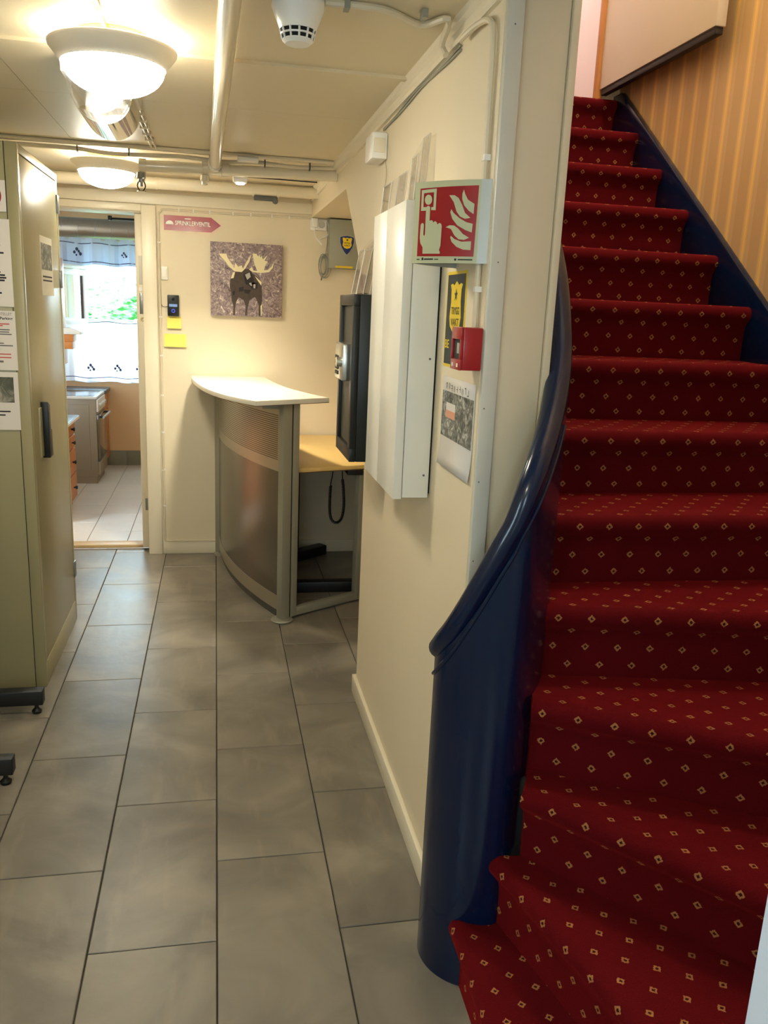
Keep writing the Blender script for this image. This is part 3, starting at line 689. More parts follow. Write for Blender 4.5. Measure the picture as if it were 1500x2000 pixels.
# moose canvas
mc = thing('canvas_picture', 'square black-and-white canvas print of a bull moose standing in forest', 'picture', (.181, BY-.02, 1.447))
CX0, CX1, CZ0, CZ1, CY = -.024, .386, 1.446, 1.856, BY-.030
Bx('canvas', 'canvas_print', mc, CX0, CY, CZ0, CX1, BY-.001, CZ1, bevel=.002)
Hm = homography([(100, 108), (1378, 178), (1365, 1455), (125, 1415)], [(0, 1), (1, 1), (1, 0), (0, 0)])
def mf(dy):
    def f(x, y):
        u, v = Hm(x, y); return (CX0+u*(CX1-CX0), CY-dy, CZ0+v*(CZ1-CZ0))
    return f
body = [(460,800),(480,740),(510,650),(560,640),(660,650),(700,600),(800,600),(850,680),(920,720),(1010,830),(1020,1050),(1025,1150),(1000,1300),(1005,1420),(960,1420),(970,1250),(930,1150),(900,1090),(800,1150),(770,1300),(760,1418),(725,1418),(735,1250),(700,1150),(610,1100),(570,1180),(550,1300),(555,1412),(515,1412),(520,1250),(490,1150),(480,1020),(455,930)]
MB().flat([body], mf(.0008)).build('moose_figure', 'moose_brown', mc, fixn=False)
al = [(255,330),(390,330),(410,400),(470,490),(530,580),(545,490),(572,525),(600,560),(660,535),(682,600),(740,480),(830,340),(795,470),(725,590),(662,655),(540,645),(440,560),(380,480),(300,390)]
ar = [(850,330),(920,330),(950,380),(970,340),(985,400),(1015,370),(1030,430),(1115,350),(1062,450),(1120,470),(1070,540),(1055,620),(1120,615),(1180,560),(1230,460),(1205,580),(1140,655),(1000,668),(860,655),(790,612),(840,560),(870,630),(935,632),(890,530),(872,470)]
MB().flat([al, ar], mf(.0016)).build('antlers', 'antler', mc, fixn=False)
MB().flat([[(470,770),(510,655),(545,655),(520,760)], [(890,720),(1010,830),(1005,890),(940,800)], [(995,1250),(1025,1210),(1015,1418),(1000,1418)]], mf(.0016)).build('rim_light', 'antler', mc, fixn=False)
MB().flat([[(690,690),(830,640),(870,760),(890,850),(850,960),(780,880),(730,870)], [(840,840),(945,835),(940,940),(870,965)], [(610,930),(700,910),(690,990),(620,1000)], [(500,1000),(545,980),(540,1060),(510,1060)], [(690,960),(830,970),(790,1040),(720,1020)]], mf(.0016)).build('dark_fur', 'moose_dark', mc, fixn=False)
MB().flat([[(868,870),(905,870),(900,945),(870,935)], [(790,850),(830,840),(850,900),(815,890)], [(720,700),(800,660),(820,740),(760,790)]], mf(.0024)).build('muzzle_highlight', 'grey_metal', mc, fixn=False)
# light switch, doorbell monitor, notes
ls = thing('light_switch', 'white square light switch beside the kitchen door frame', 'switch', (-.282, BY-.01, 1.63))
Bx('frame', 'white_plastic', ls, -.300, BY-.012, 1.632, -.262, BY, 1.706, bevel=.003); Bx('rocker', 'white_plastic', ls, -.294, BY-.016, 1.645, -.268, BY-.012, 1.693, bevel=.002)
vb = thing('doorbell_unit', 'black video doorbell unit with blue lit button on the back wall', 'doorbell', (-.235, BY-.012, 1.432))
Bx('housing', 'safe_black', vb, -.267, BY-.022, 1.432, -.203, BY, 1.550, bevel=.004)
Bx('screen', 'screen_blue', vb, -.258, BY-.0235, 1.484, -.212, BY-.0225, 1.499)
MB().lathe([(.007, -.001), (.010, -.001), (.010, 0), (.007, 0)], (-.235, BY-.0222, 1.461), 'y', 20).build('button', 'button_blue', vb)
MB().lathe([(0, -.002), (.008, -.0015), (.009, 0)], (-.235, BY-.0222, 1.526), 'y', 16).build('lens', 'black_gap', vb, smooth=True)
MB().tube(smooth_path([(-.306, BY-.004, 1.50), (-.295, BY-.006, 1.485), (-.280, BY-.008, 1.482), (-.267, BY-.008, 1.486)], 4), .0015, 5).build('lead', 'black_rubber', vb)
def note(label, x0, z0, x1, z1, tilt):
    mb = MB(); n = 6
    for i in range(n+1):
        t = i/n; z = z1+(z0-z1)*t; y = BY-.0015-.014*tilt*t*t
        mb.v += [(x0, y, z), (x1, y, z), (x1, y+.0006, z), (x0, y+.0006, z)]
    for i in range(n):
        a = 4*i
        for q in range(4): mb.f.append((a+q, a+(q+1) % 4, a+4+(q+1) % 4, a+4+q))
    mb.f += [(0, 1, 2, 3), (4*n+3, 4*n+2, 4*n+1, 4*n)]
    tag(mb.build('sticky_note', 'note_yellow', smooth=True), label, 'note', 'yellow sticky notes')
note('small yellow sticky note directly under the black doorbell unit', -.272, 1.362, -.192, 1.428, 1)
note('larger yellow sticky note, the lower of the two on the back wall', -.290, 1.257, -.164, 1.330, 1)
# socket with adapters by the header
sk = thing('power_socket', 'white double wall socket with plugged adapter under the back wall board', 'socket', (.59, BY-.02, 1.95))
Bx('frame', 'white_plastic', sk, .545, BY-.025, 1.952, .640, BY, 2.010, bevel=.004)
Bx('adapter', 'white_plastic', sk, .548, BY-.055, 1.965, .585, BY-.025, 2.014, bevel=.004)
MB().lathe([(0, -.003), (.016, -.002), (.018, 0)], (.612, BY-.025, 1.983), 'y', 18).build('socket_face', 'trim_grey', sk)
MB().tube(smooth_path([(.57, BY-.03, 1.965), (.575, BY-.03, 1.92), (.605, BY-.03, 1.88), (.615, BY-.03, 1.875), (.60, BY-.03, 1.90), (.645, BY-.03, 1.925), (.652, BY-.03, 1.97), (.64, BY-.02, 2.01)], 5), .003, 6).build('lead', 'white_plastic', sk)
cl = thing('cable_coil', 'bundled coil of thin grey cable hanging on the back wall beside the grey cabinet', 'cable', (.64, BY-.02, 1.68))
rng = random.Random(3)
for q in range(6):
    cx, cz = .632+rng.uniform(-.008, .008), 1.755+rng.uniform(-.01, .01); rx, rz = .016+.003*q, .048+.004*q
    MB().tube([(cx+rx*math.cos(2*PI*i/18), BY-.012-.003*q, cz+rz*math.sin(2*PI*i/18)) for i in range(19)], .0026, 5).build('loop', 'cable_grey', cl)
MB().tube(smooth_path([(.636, BY-.012, 1.80), (.648, BY-.008, 1.88), (.652, BY-.006, 2.0)], 4), .0024, 5).build('lead', 'cable_grey', cl)
MB().tube(smooth_path([(.628, BY-.014, 1.71), (.620, BY-.014, 1.69), (.617, BY-.014, 1.672)], 4), .003, 5).build('plug_tail', 'black_rubber', cl)
# grey alarm cabinet with shield
ac = thing('alarm_cabinet', 'grey metal alarm cabinet with blue and yellow shield sticker in the back corner', 'cabinet', (.76, 5.0, 1.74))
AY = 4.975
Bx('housing', 'security_grey', ac, .650, AY, 1.742, .90, BY, 2.012, bevel=.003)
def shield(cx, cz, w, h):
    P = [(-.5, .42), (-.3, .47), (0, .5), (.3, .47), (.5, .42), (.5, .15), (.38, -.12), (.18, -.36), (0, -.5), (-.18, -.36), (-.38, -.12), (-.5, .15)]
    return [(cx+a*w, cz+b*h) for a, b in P]
def badge(cx, cz, w, h):
    P = [(-.5, .40), (-.42, .5), (-.2, .44), (0, .5), (.2, .44), (.42, .5), (.5, .40), (.42, .1), (.48, -.2), (.3, -.42), (0, -.5), (-.3, -.42), (-.48, -.2), (-.42, .1)]
    return [(cx+a*w, cz+b*h) for a, b in P]
def star(cx, cz, r): return [(cx+(r if i % 2 == 0 else r*.4)*math.sin(PI*i/5), cz+(r if i % 2 == 0 else r*.4)*math.cos(PI*i/5)) for i in range(10)]
fa = lambda d: (lambda u, v: (u, AY-d, v))
MB().flat([shield(.752, 1.872, .086, .112)], fa(.0006)).build('shield_border', 'grey_metal', ac, fixn=False)
MB().flat([shield(.752, 1.872, .080, .105)], fa(.0010)).build('shield', 'blue_print', ac, fixn=False)
MB().flat([badge(.753, 1.884, .056, .062)], fa(.0014)).build('shield_badge', 'yellow_print', ac, fixn=False)
MB().flat([star(.753, 1.902, .008)], fa(.0018)).build('star', 'ink', ac, fixn=False)
for i, w_ in enumerate(('TRYGG', 'VAKT')): text_mb(w_, lambda u, v, i=i: (.735+u, AY-.0018, 1.880-.014*i+v), .009, .036, bold=.02).build('lettering', 'ink', ac, fixn=False)
Bx('yellow_label', 'yellow_print', ac, .688, AY-.0015, 1.745, .79, AY-.0002, 1.756)

# ================================================================== RECEPTION COUNTER
rc = thing('reception_counter', 'curved reception counter with slotted metal front panel and pale wooden shelf', 'counter', (.15, 4.4, 0))
P0, P1, PM = Vector((.300, 3.90)), Vector((.020, 5.04)), Vector((.108, 4.42))
def circ(a, b, c):
    ax, ay, bx, by, cx, cy = *a, *b, *c; d = 2*(ax*(by-cy)+bx*(cy-ay)+cx*(ay-by))
    ux = ((ax*ax+ay*ay)*(by-cy)+(bx*bx+by*by)*(cy-ay)+(cx*cx+cy*cy)*(ay-by))/d; uy = ((ax*ax+ay*ay)*(cx-bx)+(bx*bx+by*by)*(ax-cx)+(cx*cx+cy*cy)*(bx-ax))/d
    return Vector((ux, uy)), math.hypot(ax-ux, ay-uy)
CC, CR = circ(P0, PM, P1)
a0, a1 = math.atan2(P0.y-CC.y, P0.x-CC.x), math.atan2(P1.y-CC.y, P1.x-CC.x)
if a0 < 0: a0 += 2*PI
if a1 < 0: a1 += 2*PI
def arc(r, t): a = a0+(a1-a0)*t; return (CC.x+r*math.cos(a), CC.y+r*math.sin(a))
def curved(z0, z1, ro, ri, name, m, n=30, t0=0, t1=1):
    mb = MB(); uvs = []
    for i in range(n+1):
        t = t0+(t1-t0)*i/n; o_, q_ = arc(ro, t), arc(ri, t)
        mb.v += [(*o_, z0), (*o_, z1), (*q_, z1), (*q_, z0)]; uvs += [(1-t, 0), (1-t, 1), (1-t, 1), (1-t, 0)]
    for i in range(n):
        a = 4*i
        for q in range(4): mb.f.append((a+q, a+(q+1) % 4, a+4+(q+1) % 4, a+4+q))
    mb.f += [(0, 1, 2, 3), (4*n+3, 4*n+2, 4*n+1, 4*n)]
    mb.uv = uvs
    return mb.build(name, m, rc, smooth=True)
curved(0, .05, CR-.012, CR-.035, 'plinth', 'plinth_grey')
curved(.045, .12, CR+.001, CR-.014, 'lower_band', 'panel_band')
curved(.12, .745, CR, CR-.012, 'front_panel', 'smoke_panel')
curved(.745, .80, CR+.001, CR-.014, 'middle_band', 'panel_band')
curved(.80, 1.02, CR+.001, CR-.012, 'slotted_panel', 'slotted_steel')
curved(1.02, 1.055, CR+.001, CR-.014, 'top_band', 'panel_band')
# shelf
outer = [(.178, 3.735), (.085, 3.885), (.0, 4.10), (-.058, 4.33), (-.098, 4.57), (-.126, 4.80), (-.136, 4.95), (-.130, 5.01), (-.105, 5.055)]
inner_ = [(.29, 5.055), (.312, 4.80), (.345, 4.55), (.395, 4.32), (.47, 4.10), (.535, 3.95)]
op = [tuple(v[:2]) for v in smooth_path([(*p, 0) for p in outer], 4)]+[tuple(v[:2]) for v in smooth_path([(*p, 0) for p in inner_], 4)]
MB().prism(op, 'z', 1.074, 1.0765).build('shelf_edge', 'edge_brown', rc)
MB().prism(op, 'z', 1.0765, 1.098).build('shelf_top', 'counter_white', rc, bevel=.002)
for t in (.12, .5, .88):
    x, y = arc(CR-.02, t); Bx('shelf_bracket', 'alu_post', rc, x-.05, y-.012, 1.055, x+.09, y+.012, 1.074, bevel=.002)
Bx('bracket_plate', 'alu_post', rc, .215, 3.90, 1.045, .330, 3.935, 1.074, bevel=.002)
# posts and side frame
def beam(name, p, q, w, z0, z1, m):
    p, q = Vector(p), Vector(q); d = (q-p).normalized(); nn = Vector((-d.y, d.x))*w/2
    poly = [tuple(p+nn), tuple(q+nn), tuple(q-nn), tuple(p-nn)]
    return MB().prism(poly, 'z', z0, z1).build(name, m, rc, bevel=.003)
sd_ = Vector((.747-.345, 4.138-3.885)).normalized()
beam('post', (.302, 3.868), (.345, 3.895), .04, .012, 1.074, 'alu_post')
beam('post_groove', (.345, 3.894), (.353, 3.899), .028, .012, 1.07, 'black_gap')
beam('post', (.353, 3.899), (.384, 3.919), .035, .012, 1.074, 'alu_post')
beam('bottom_rail', (.384, 3.919), (.735, 4.131), .03, .012, .055, 'alu_post')
beam('post', (.715, 4.118), (.752, 4.141), .035, .012, .70, 'alu_post')
MB().lathe([(0, 0), (.052, 0), (.055, .006), (.05, .012), (0, .013)], (.318, 3.874, 0), 'z', 24).build('foot_plate', 'alu_post', rc, smooth=True)
MB().lathe([(0, 0), (.035, 0), (.035, .012), (0, .012)], (.02, 5.02, 0), 'z', 20).build('foot_plate', 'alu_post', rc, smooth=True)
beam('post', (.008, 5.035), (.028, 5.055), .04, .012, 1.07, 'alu_post')
# work desk inside the counter
wd = thing('work_desk', 'birch desktop on black steel legs behind the curved reception counter', 'desk', (.75, 4.5, 0))
left = [tuple(arc(CR-.03, t)) for t in [i/10 for i in range(11)]]
dp = [(.375, 3.960), (.420, 3.955), (.74, 4.062), (1.25, 4.10), (1.25, 5.05)]+[(.05, 5.05)]+list(reversed([p for p in left if p[1] > 4.02 and p[1] < 5.0]))
MB().prism(dp, 'z', .728, .732).build('desktop_edge', 'edge_brown', wd)
MB().prism(dp, 'z', .732, .752).build('desktop', 'birch', wd, bevel=.003)
Bx('foot_bar', 'black_rubber', wd, .42, 4.27, 0, 1.0, 4.335, .062, bevel=.008)
Bx('leg_column', 'black_rubber', wd, .92, 4.27, .062, .99, 4.335, .728, bevel=.004)
Mf = Matrix.Translation((.665, 5.02, 0)) @ Matrix.Rotation(math.radians(-142), 4, 'Z')
MB().box(0, -.035, 0, .50, .035, .062, M=Mf).build('foot_bar', 'black_rubber', wd, bevel=.008)
MB().box(.24, -.03, .062, .31, .03, .728, M=Mf).build('leg_column', 'black_rubber', wd, bevel=.004)
Bx('under_beam', 'black_rubber', wd, .66, 4.10, .69, .74, 5.0, .728, bevel=.003)
cr = thing('coiled_cord', 'black coiled telephone cord hanging in a loop under the desktop', 'cord', (.67, 4.5, .33))
base = smooth_path([(.645, 4.5, .72), (.640, 4.5, .62), (.630, 4.5, .55), (.628, 4.5, .42), (.640, 4.5, .355), (.668, 4.5, .335), (.696, 4.5, .36), (.708, 4.5, .43), (.703, 4.5, .53), (.695, 4.5, .60), (.692, 4.5, .72)], 6)
MB().tube(base[:13], .003, 6).build('straight_lead', 'black_rubber', cr); MB().tube(base[-8:], .003, 6).build('straight_lead', 'black_rubber', cr)
core = base[12:-7]; hel = []; dist = 0; NN = 520
cl_ = [0]
for i in range(1, len(core)): cl_.append(cl_[-1]+(core[i]-core[i-1]).length)
for i in range(NN+1):
    s = cl_[-1]*i/NN; j = max(q for q in range(len(cl_)) if cl_[q] <= s+1e-9); j = min(j, len(core)-2)
    f = (s-cl_[j])/(cl_[j+1]-cl_[j]); p = core[j].lerp(core[j+1], f); d = (core[j+1]-core[j]).normalized(); sd2 = Vector((0, 1, 0)); up2 = d.cross(sd2)
    ph = s/.0075*2*PI; hel.append(p+.0065*(math.cos(ph)*sd2+math.sin(ph)*up2))
MB().tube(hel, .0028, 5).build('coil', 'black_rubber', cr)

# ================================================================== RIGHT WALL THINGS
# key safe
ks = thing('key_safe', 'black key safe with silver keypad mounted on the wall end beside the white cabinet', 'safe', (.49, 2.76, 1.03))
Bx('housing', 'safe_black', ks, .445, 2.615, 1.032, WX-.001, 2.92, 1.560, bevel=.004)
MB().box(.425, 2.615, 1.032, .445, 2.92, 1.075).box(.425, 2.615, 1.525, .445, 2.92, 1.560).box(.425, 2.615, 1.075, .445, 2.655, 1.525).box(.425, 2.885, 1.075, .445, 2.92, 1.525).build('door_frame', 'safe_black', ks, bevel=.002)
Bx('door', 'safe_door', ks, .436, 2.657, 1.077, .444, 2.883, 1.523)
kp = Bx('keypad', 'silver', ks, .405, 2.69, 1.285, .436, 2.86, 1.405, bevel=.006)
for a in range(4):
    for b in range(3): Bx('key', 'black_rubber', kp, .4025, 2.775+.024*b, 1.30+.017*a, .405, 2.793+.024*b, 1.312+.017*a, bevel=.001)
MB().cyl((.39, 2.725, 1.345), (.405, 2.725, 1.345), .016, 16).build('knob', 'silver', kp, smooth=True)
# fuse cabinet
fc = thing('fuse_cabinet', 'white metal fuse cabinet with two narrow doors hung on the cream wall', 'cabinet', (.50, 2.27, 1.037))
Bx('body', 'white_metal', fc, .480, 2.062, 1.040, WX-.006, 2.478, 1.770, bevel=.0015)
Bx('back_gap', 'black_gap', fc, WX-.006, 2.07, 1.05, WX-.0005, 2.47, 1.765)
Bx('door', 'white_metal', fc, .455, 2.062, 1.036, .478, 2.288, 1.776, bevel=.002)
Bx('door', 'white_metal', fc, .455, 2.291, 1.036, .478, 2.480, 1.776, bevel=.002)
for z in (1.10, 1.40): MB().lathe([(0, 2.059), (.003, 2.060), (.003, 2.062)], (.535, 0, z), 'y', 8).build('screw', 'ink_grey', fc)
# acrylic holders
def sheet(p0, p1, p2, p3, th=.003):
    p = [Vector(q) for q in (p0, p1, p2, p3)]; nrm = (p[1]-p[0]).cross(p[3]-p[0]).normalized()*th
    return [tuple(v) for v in p]+[tuple(v+nrm) for v in p]
def holder(label, x, y0, y1, z, h, lean, gap, group):
    t = thing('brochure_holder', label, 'holder', (x, (y0+y1)/2, z), group)
    BOX = [(0, 3, 2, 1), (4, 5, 6, 7), (0, 1, 5, 4), (1, 2, 6, 5), (2, 3, 7, 6), (3, 0, 4, 7)]
    MB().add(sheet((x, y0, z), (x, y1, z), (x+lean, y1, z+h), (x+lean, y0, z+h)), BOX).build('back_panel', 'acrylic', t)
    hf = h*.72; lf = lean*.72
    MB().add(sheet((x-gap, y0, z), (x-gap, y1, z), (x-gap+lf, y1, z+hf), (x-gap+lf, y0, z+hf)), BOX).build('front_panel', 'acrylic', t)
    for y in (y0, y1): MB().add(sheet((x-gap, y, z), (x, y, z), (x+lean, y, z+h), (x-gap+lf, y, z+hf)), BOX).build('side_panel', 'acrylic', t)
    Bx('base', 'acrylic', t, x-gap, y0, z, x+.01, y1, z+.003)
    eg = MB()
    for y in (y0, y1): eg.tube([(x, y, z), (x+lean, y, z+h)], .0016, 4); eg.tube([(x-gap, y, z), (x-gap+lf, y, z+hf)], .0016, 4)
    eg.tube([(x+lean, y0, z+h), (x+lean, y1, z+h)], .0016, 4); eg.tube([(x-gap+lf, y0, z+hf), (x-gap+lf, y1, z+hf)], .0016, 4)
    eg.build('polished_edges', 'acrylic_edge', t)
G = 'clear acrylic brochure holders'
holder('clear acrylic brochure holder standing at the far end on the black safe', .50, 2.80, 2.90, 1.5615, .20, .035, .04, G)
holder('clear acrylic brochure holder standing on the near end of the black safe', .50, 2.63, 2.76, 1.5615, .19, .035, .045, G)
holder('clear acrylic brochure holder standing on the far door of the white cabinet', .51, 2.36, 2.47, 1.777, .11, .01, .04, G)
holder('tall narrow clear acrylic holder rising above the white cabinet', .53, 2.21, 2.28, 1.777, .18, .012, .025, G)
# security sticker panel
stp = thing('security_sticker', 'tall black and yellow security sticker on the wall beside the white cabinet', 'sticker', (WX-.001, 1.92, 1.389))
fw = lambda d: (lambda u, v: (WX-d, u, v))
MB().box(WX-.0012, 1.842, 1.389, WX-.0002, 2.003, 1.610).build('border', 'yellow_print', stp)
MB().flat([[(1.850, 1.396), (1.996, 1.396), (1.996, 1.603), (1.850, 1.603)]], fw(.0018)).build('panel', 'black_print', stp, fixn=False)
bd = [(-.42, .36), (-.5, .44), (-.34, .46), (-.2, .43), (0, .5), (.2, .43), (.34, .46), (.5, .44), (.42, .36), (.40, .15), (.48, -.10), (.40, -.26), (.14, -.36), (0, -.5), (-.14, -.36), (-.40, -.26), (-.48, -.10), (-.40, .15)]
MB().flat([[(1.918+a*.100, 1.520+b*.136) for a, b in bd]], fw(.0024)).build('badge', 'yellow_print', stp, fixn=False)
MB().flat([star(1.918, 1.556, .015)], fw(.0030)).build('star', 'black_print', stp, fixn=False)
for i, w_ in enumerate(('TRYGG', 'VAKT')): text_mb(w_, lambda u, v, i=i: (WX-.0030, 1.951-u, 1.512-.026*i+v), .017, .066, bold=.01).build('lettering', 'black_print', stp, fixn=False)
text_mb('BE', lambda u, v: (WX-.0024, 1.990-u, 1.433+v), .020, .034, bold=.015).build('lettering', 'yellow_print', stp, fixn=False)
# red manual call point
cpnt = thing('fire_call_point', 'red manual fire alarm call point box on the wall beside the post', 'alarm', (.53, 1.735, 1.398))
MB().box(.512, 1.700, 1.398, WX-.0005, 1.770, 1.487).build('housing', 'red_plastic', cpnt, bevel=.003)
MB().box(.506, 1.700, 1.462, .512, 1.770, 1.487).box(.506, 1.700, 1.398, .512, 1.770, 1.420).box(.506, 1.700, 1.420, .512, 1.706, 1.462).box(.506, 1.764, 1.420, .512, 1.770, 1.462).build('front_frame', 'red_plastic', cpnt, bevel=.001)
Bx('break_glass', 'ink', cpnt, .5105, 1.706, 1.421, .5118, 1.764, 1.461)
Bx('press_mark', 'grey_metal', cpnt, .5098, 1.722, 1.432, .5104, 1.738, 1.454)
for y in (1.712, 1.748): Bx('symbol', 'white_print', cpnt, .5054, y, 1.404, .5059, y+.010, 1.412)
# map paper
mp_ = thing('map_sheet', 'photocopied map sheet with handwritten heading pinned below the red call point', 'paper', (WX-.002, 1.86, 1.15))
Hp = homography([(868, 733), (934, 749), (918, 946), (857, 900)], [(1.988, 1.366), (1.722, 1.360), (1.722, 1.150), (1.988, 1.150)])
def curl(d):
    return lambda y, z: (WX-.0015-d-(.006*max(0, (1.22-z)/.07)**2 if z < 1.22 else 0), y, z)
mb = MB(); n = 10
for i in range(n+1):
    z = 1.366+(1.150-1.366)*i/n; c = curl(0)
    mb.v += [c(1.988, z), c(1.722, z)]
for i in range(n): mb.f.append((2*i, 2*i+1, 2*i+3, 2*i+2))
po = mb.build('sheet', 'paper', mp_, smooth=True)
sol = po.modifiers.new('thickness', 'SOLIDIFY'); sol.thickness = .0004; sol.offset = 0
MB().flat([[(1.983, 1.332), (1.728, 1.332), (1.728, 1.222), (1.983, 1.222)]], curl(.001)).build('map_image', 'map_print', mp_, fixn=False)
MB().flat([[(1.945, 1.306), (1.866, 1.306), (1.866, 1.288), (1.945, 1.288)]], curl(.0015)).build('note_white', 'paper', mp_, fixn=False)
MB().flat([[(1.945, 1.288), (1.866, 1.288), (1.866, 1.270), (1.945, 1.270)]], curl(.0015)).build('note_orange', 'salmon_print', mp_, fixn=False)
rng = random.Random(5); hw = MB()
for q in range(9):
    y = 1.955-.022*q; 
    zs = rng.uniform(-.003, .003); strokes = rng.sample([(0, 0, .002, .014), (.008, 0, .010, .014), (0, .012, .010, .014), (0, .006, .010, .0075), (0, 0, .010, .002)], rng.choice((2, 3, 3)))
    hw.flat([[(y-a_, 1.337+zs+b1), (y-c_, 1.337+zs+b1), (y-c_, 1.337+zs+d_), (y-a_, 1.337+zs+d_)] for a_, b1, c_, d_ in strokes], curl(.001))
hw.build('handwriting', 'ink', mp_, fixn=False)
# fire equipment sign, bowed two-sided
fs_ = thing('fire_sign', 'bowed red fire alarm sign with hand and flames pictogram projecting from the wall', 'sign', (.49, 1.80, 1.617))
TX, TY = .424, 1.835
SZ0, SZ1 = 1.617, 1.782
Aw, Tp, Bw_ = Vector((.556, 1.712)), Vector((TX, TY)), Vector((WX, 1.945))
def bow(u, s, P, Q, k):
    d = (Q-P); nn = Vector((d.y, -d.x)).normalized()
    p = P+d*u+nn*k*4*u*(1-u); return p
def fs_map(off):
    nn = Vector(((Aw-Tp).y, -(Aw-Tp).x)).normalized()
    def f(u, v):
        p = bow(u, 0, Tp, Aw, .010)+nn*off
        return (p.x, p.y, SZ0+v*(SZ1-SZ0))
    return f
def sheetmesh(P, Q, k, name, m, u0=0, u1=1, th=.0015):
    mb = MB(); n = 16
    for i in range(n+1):
        u = u0+(u1-u0)*i/n; p = bow(u, 0, P, Q, k); d = (Q-P); nn = Vector((d.y, -d.x)).normalized()*th; q = p-nn
        mb.v += [(p.x, p.y, SZ0), (p.x, p.y, SZ1), (q.x, q.y, SZ1), (q.x, q.y, SZ0)]
    for i in range(n):
        a = 4*i
        for q in range(4): mb.f.append((a+q, a+(q+1) % 4, a+4+(q+1) % 4, a+4+q))
    mb.f += [(0, 1, 2, 3), (4*n+3, 4*n+2, 4*n+1, 4*n)]
    return mb.build(name, m, fs_, smooth=True)
sheetmesh(Tp, Aw, .010, 'face_sheet', 'lumi_white', 0, .875); sheetmesh(Tp, Aw, .010, 'edge_flange', 'alu_sheet', .875, 1); sheetmesh(Bw_, Tp, .010, 'rear_sheet', 'alu_sheet')
Hs = homography([(240, 145), (1370, 130), (1305, 1300), (175, 1280)], [(0, 1), (1, 1), (1, 0), (0, 0)])
def sign_part(name, polys, m, off):
    bm = bmesh.new()
    for poly in polys:
        uv = [Hs(*q) for q in poly]
        tri = tessellate_polygon([[Vector((a, b, 0)) for a, b in uv]]); vs_ = [bm.verts.new((a, b, 0)) for a, b in uv]
        for t in tri:
            try: bm.faces.new([vs_[i] for i in t])
            except ValueError: pass
    for i in range(1, 24):
        bmesh.ops.bisect_plane(bm, geom=bm.verts[:]+bm.edges[:]+bm.faces[:], plane_co=(i/24, 0, 0), plane_no=(1, 0, 0))
    bm.verts.index_update(); f = fs_map(off)
    mb = MB().add([f(v.co.x, v.co.y) for v in bm.verts], [tuple(v.index for v in fc_.verts) for fc_ in bm.faces]); bm.free()
    return mb.build(name, m, fs_, fixn=False)
sign_part('red_field', [[(325, 235), (1190, 215), (1118, 1200), (265, 1185)]], 'red_print', .0006)
sign_part('pictogram', [[(350, 260), (588, 245), (570, 545), (500, 540), (500, 500), (535, 498), (545, 295), (385, 303), (375, 495), (420, 495), (420, 545), (335, 545)],
    [(457+58*math.cos(a), 395+70*math.sin(a)) for a in [i*2*PI/24 for i in range(24)]],
    [(420, 500), (440, 482), (465, 482), (485, 500), (475, 690), (500, 680), (525, 690), (530, 715), (560, 695), (590, 715), (595, 745), (625, 722), (655, 735), (664, 770), (645, 1040), (622, 1105), (636, 1130), (633, 1155), (360, 1150), (362, 1060), (325, 1000), (315, 920), (330, 740), (350, 715), (372, 718), (385, 740), (375, 880), (388, 898), (400, 880)],
    [(985, 270), (1000, 330), (1040, 410), (1130, 468), (1118, 608), (1050, 560), (990, 490), (960, 400), (962, 330)],
    [(775, 345), (850, 345), (910, 385), (960, 480), (1000, 590), (1075, 660), (1000, 672), (930, 640), (880, 570), (840, 440)],
    [(805, 535), (840, 590), (920, 660), (1020, 720), (1108, 742), (1095, 862), (1000, 825), (890, 760), (820, 670), (790, 580)],
    [(722, 785), (780, 758), (850, 765), (910, 810), (970, 880), (1058, 935), (990, 965), (910, 955), (850, 900), (800, 810)],
    [(800, 905), (850, 950), (950, 990), (1088, 985), (1080, 1108), (970, 1100), (880, 1060), (810, 990), (790, 930)]], 'lumi_white', .0012)
sign_part('small_print', [[(262, 1222), (312, 1222), (311, 1236), (261, 1236)], [(345, 1205), (375, 1205), (373, 1242), (343, 1242)], [(385, 1218), (530, 1220), (528, 1240), (383, 1238)], [(548, 1226), (612, 1227), (610, 1240), (546, 1239)], [(850, 1225), (880, 1225), (878, 1255), (848, 1255)], [(900, 1232), (1105, 1237), (1103, 1254), (898, 1250)]], 'ink', .0008)
MB().box(WX-.03, 1.9, 1.63, WX, 1.93, 1.77).box(WX-.006, 1.72, 1.63, WX, 1.93, 1.77).build('wall_bracket', 'alu_sheet', fs_)

# ================================================================== LOCKER AND PAPERS
LX, LY0, LY1, LZ = -.662, 3.235, 3.99, 2.02
lk = thing('metal_locker', 'tall olive beige metal locker with side door and taped notices', 'locker', (-.95, 3.6, 0))
Bx('body', 'locker_paint', lk, -1.25, LY0, 0, LX-.012, LY1, LZ, bevel=.003)
MB().box(LX-.040, LY0-.004, 0, LX, LY0+.03, LZ).build('corner_frame', 'locker_paint', lk, bevel=.003)
MB().box(LX-.014, LY1-.03, 0, LX, LY1, LZ).box(LX-.014, LY0+.03, 0, LX, LY1-.03, .10).box(LX-.014, LY0+.03, LZ-.03, LX, LY1-.03, LZ).build('door_surround', 'locker_paint', lk, bevel=.002)
dl = Bx('door', 'locker_paint', lk, LX-.012, LY0+.033, .103, LX-.001, LY1-.033, LZ-.033, bevel=.002)
MB().prism([(3.405, .895), (3.470, .895), (3.470, 1.0), (3.450, 1.0), (3.450, 1.10), (3.405, 1.115)], 'x', LX-.001, LX+.026).build('latch_handle', 'safe_black', dl, bevel=.002)
Bx('latch_plate', 'locker_paint', dl, LX-.001, 3.355, .905, LX+.006, 3.400, 1.095, bevel=.001)
for z in (1.86, 1.55, .22): Bx('hinge', 'steel_grey', dl, LX-.006, LY1-.036, z, LX+.006, LY1+.006, z+.075, bevel=.002)
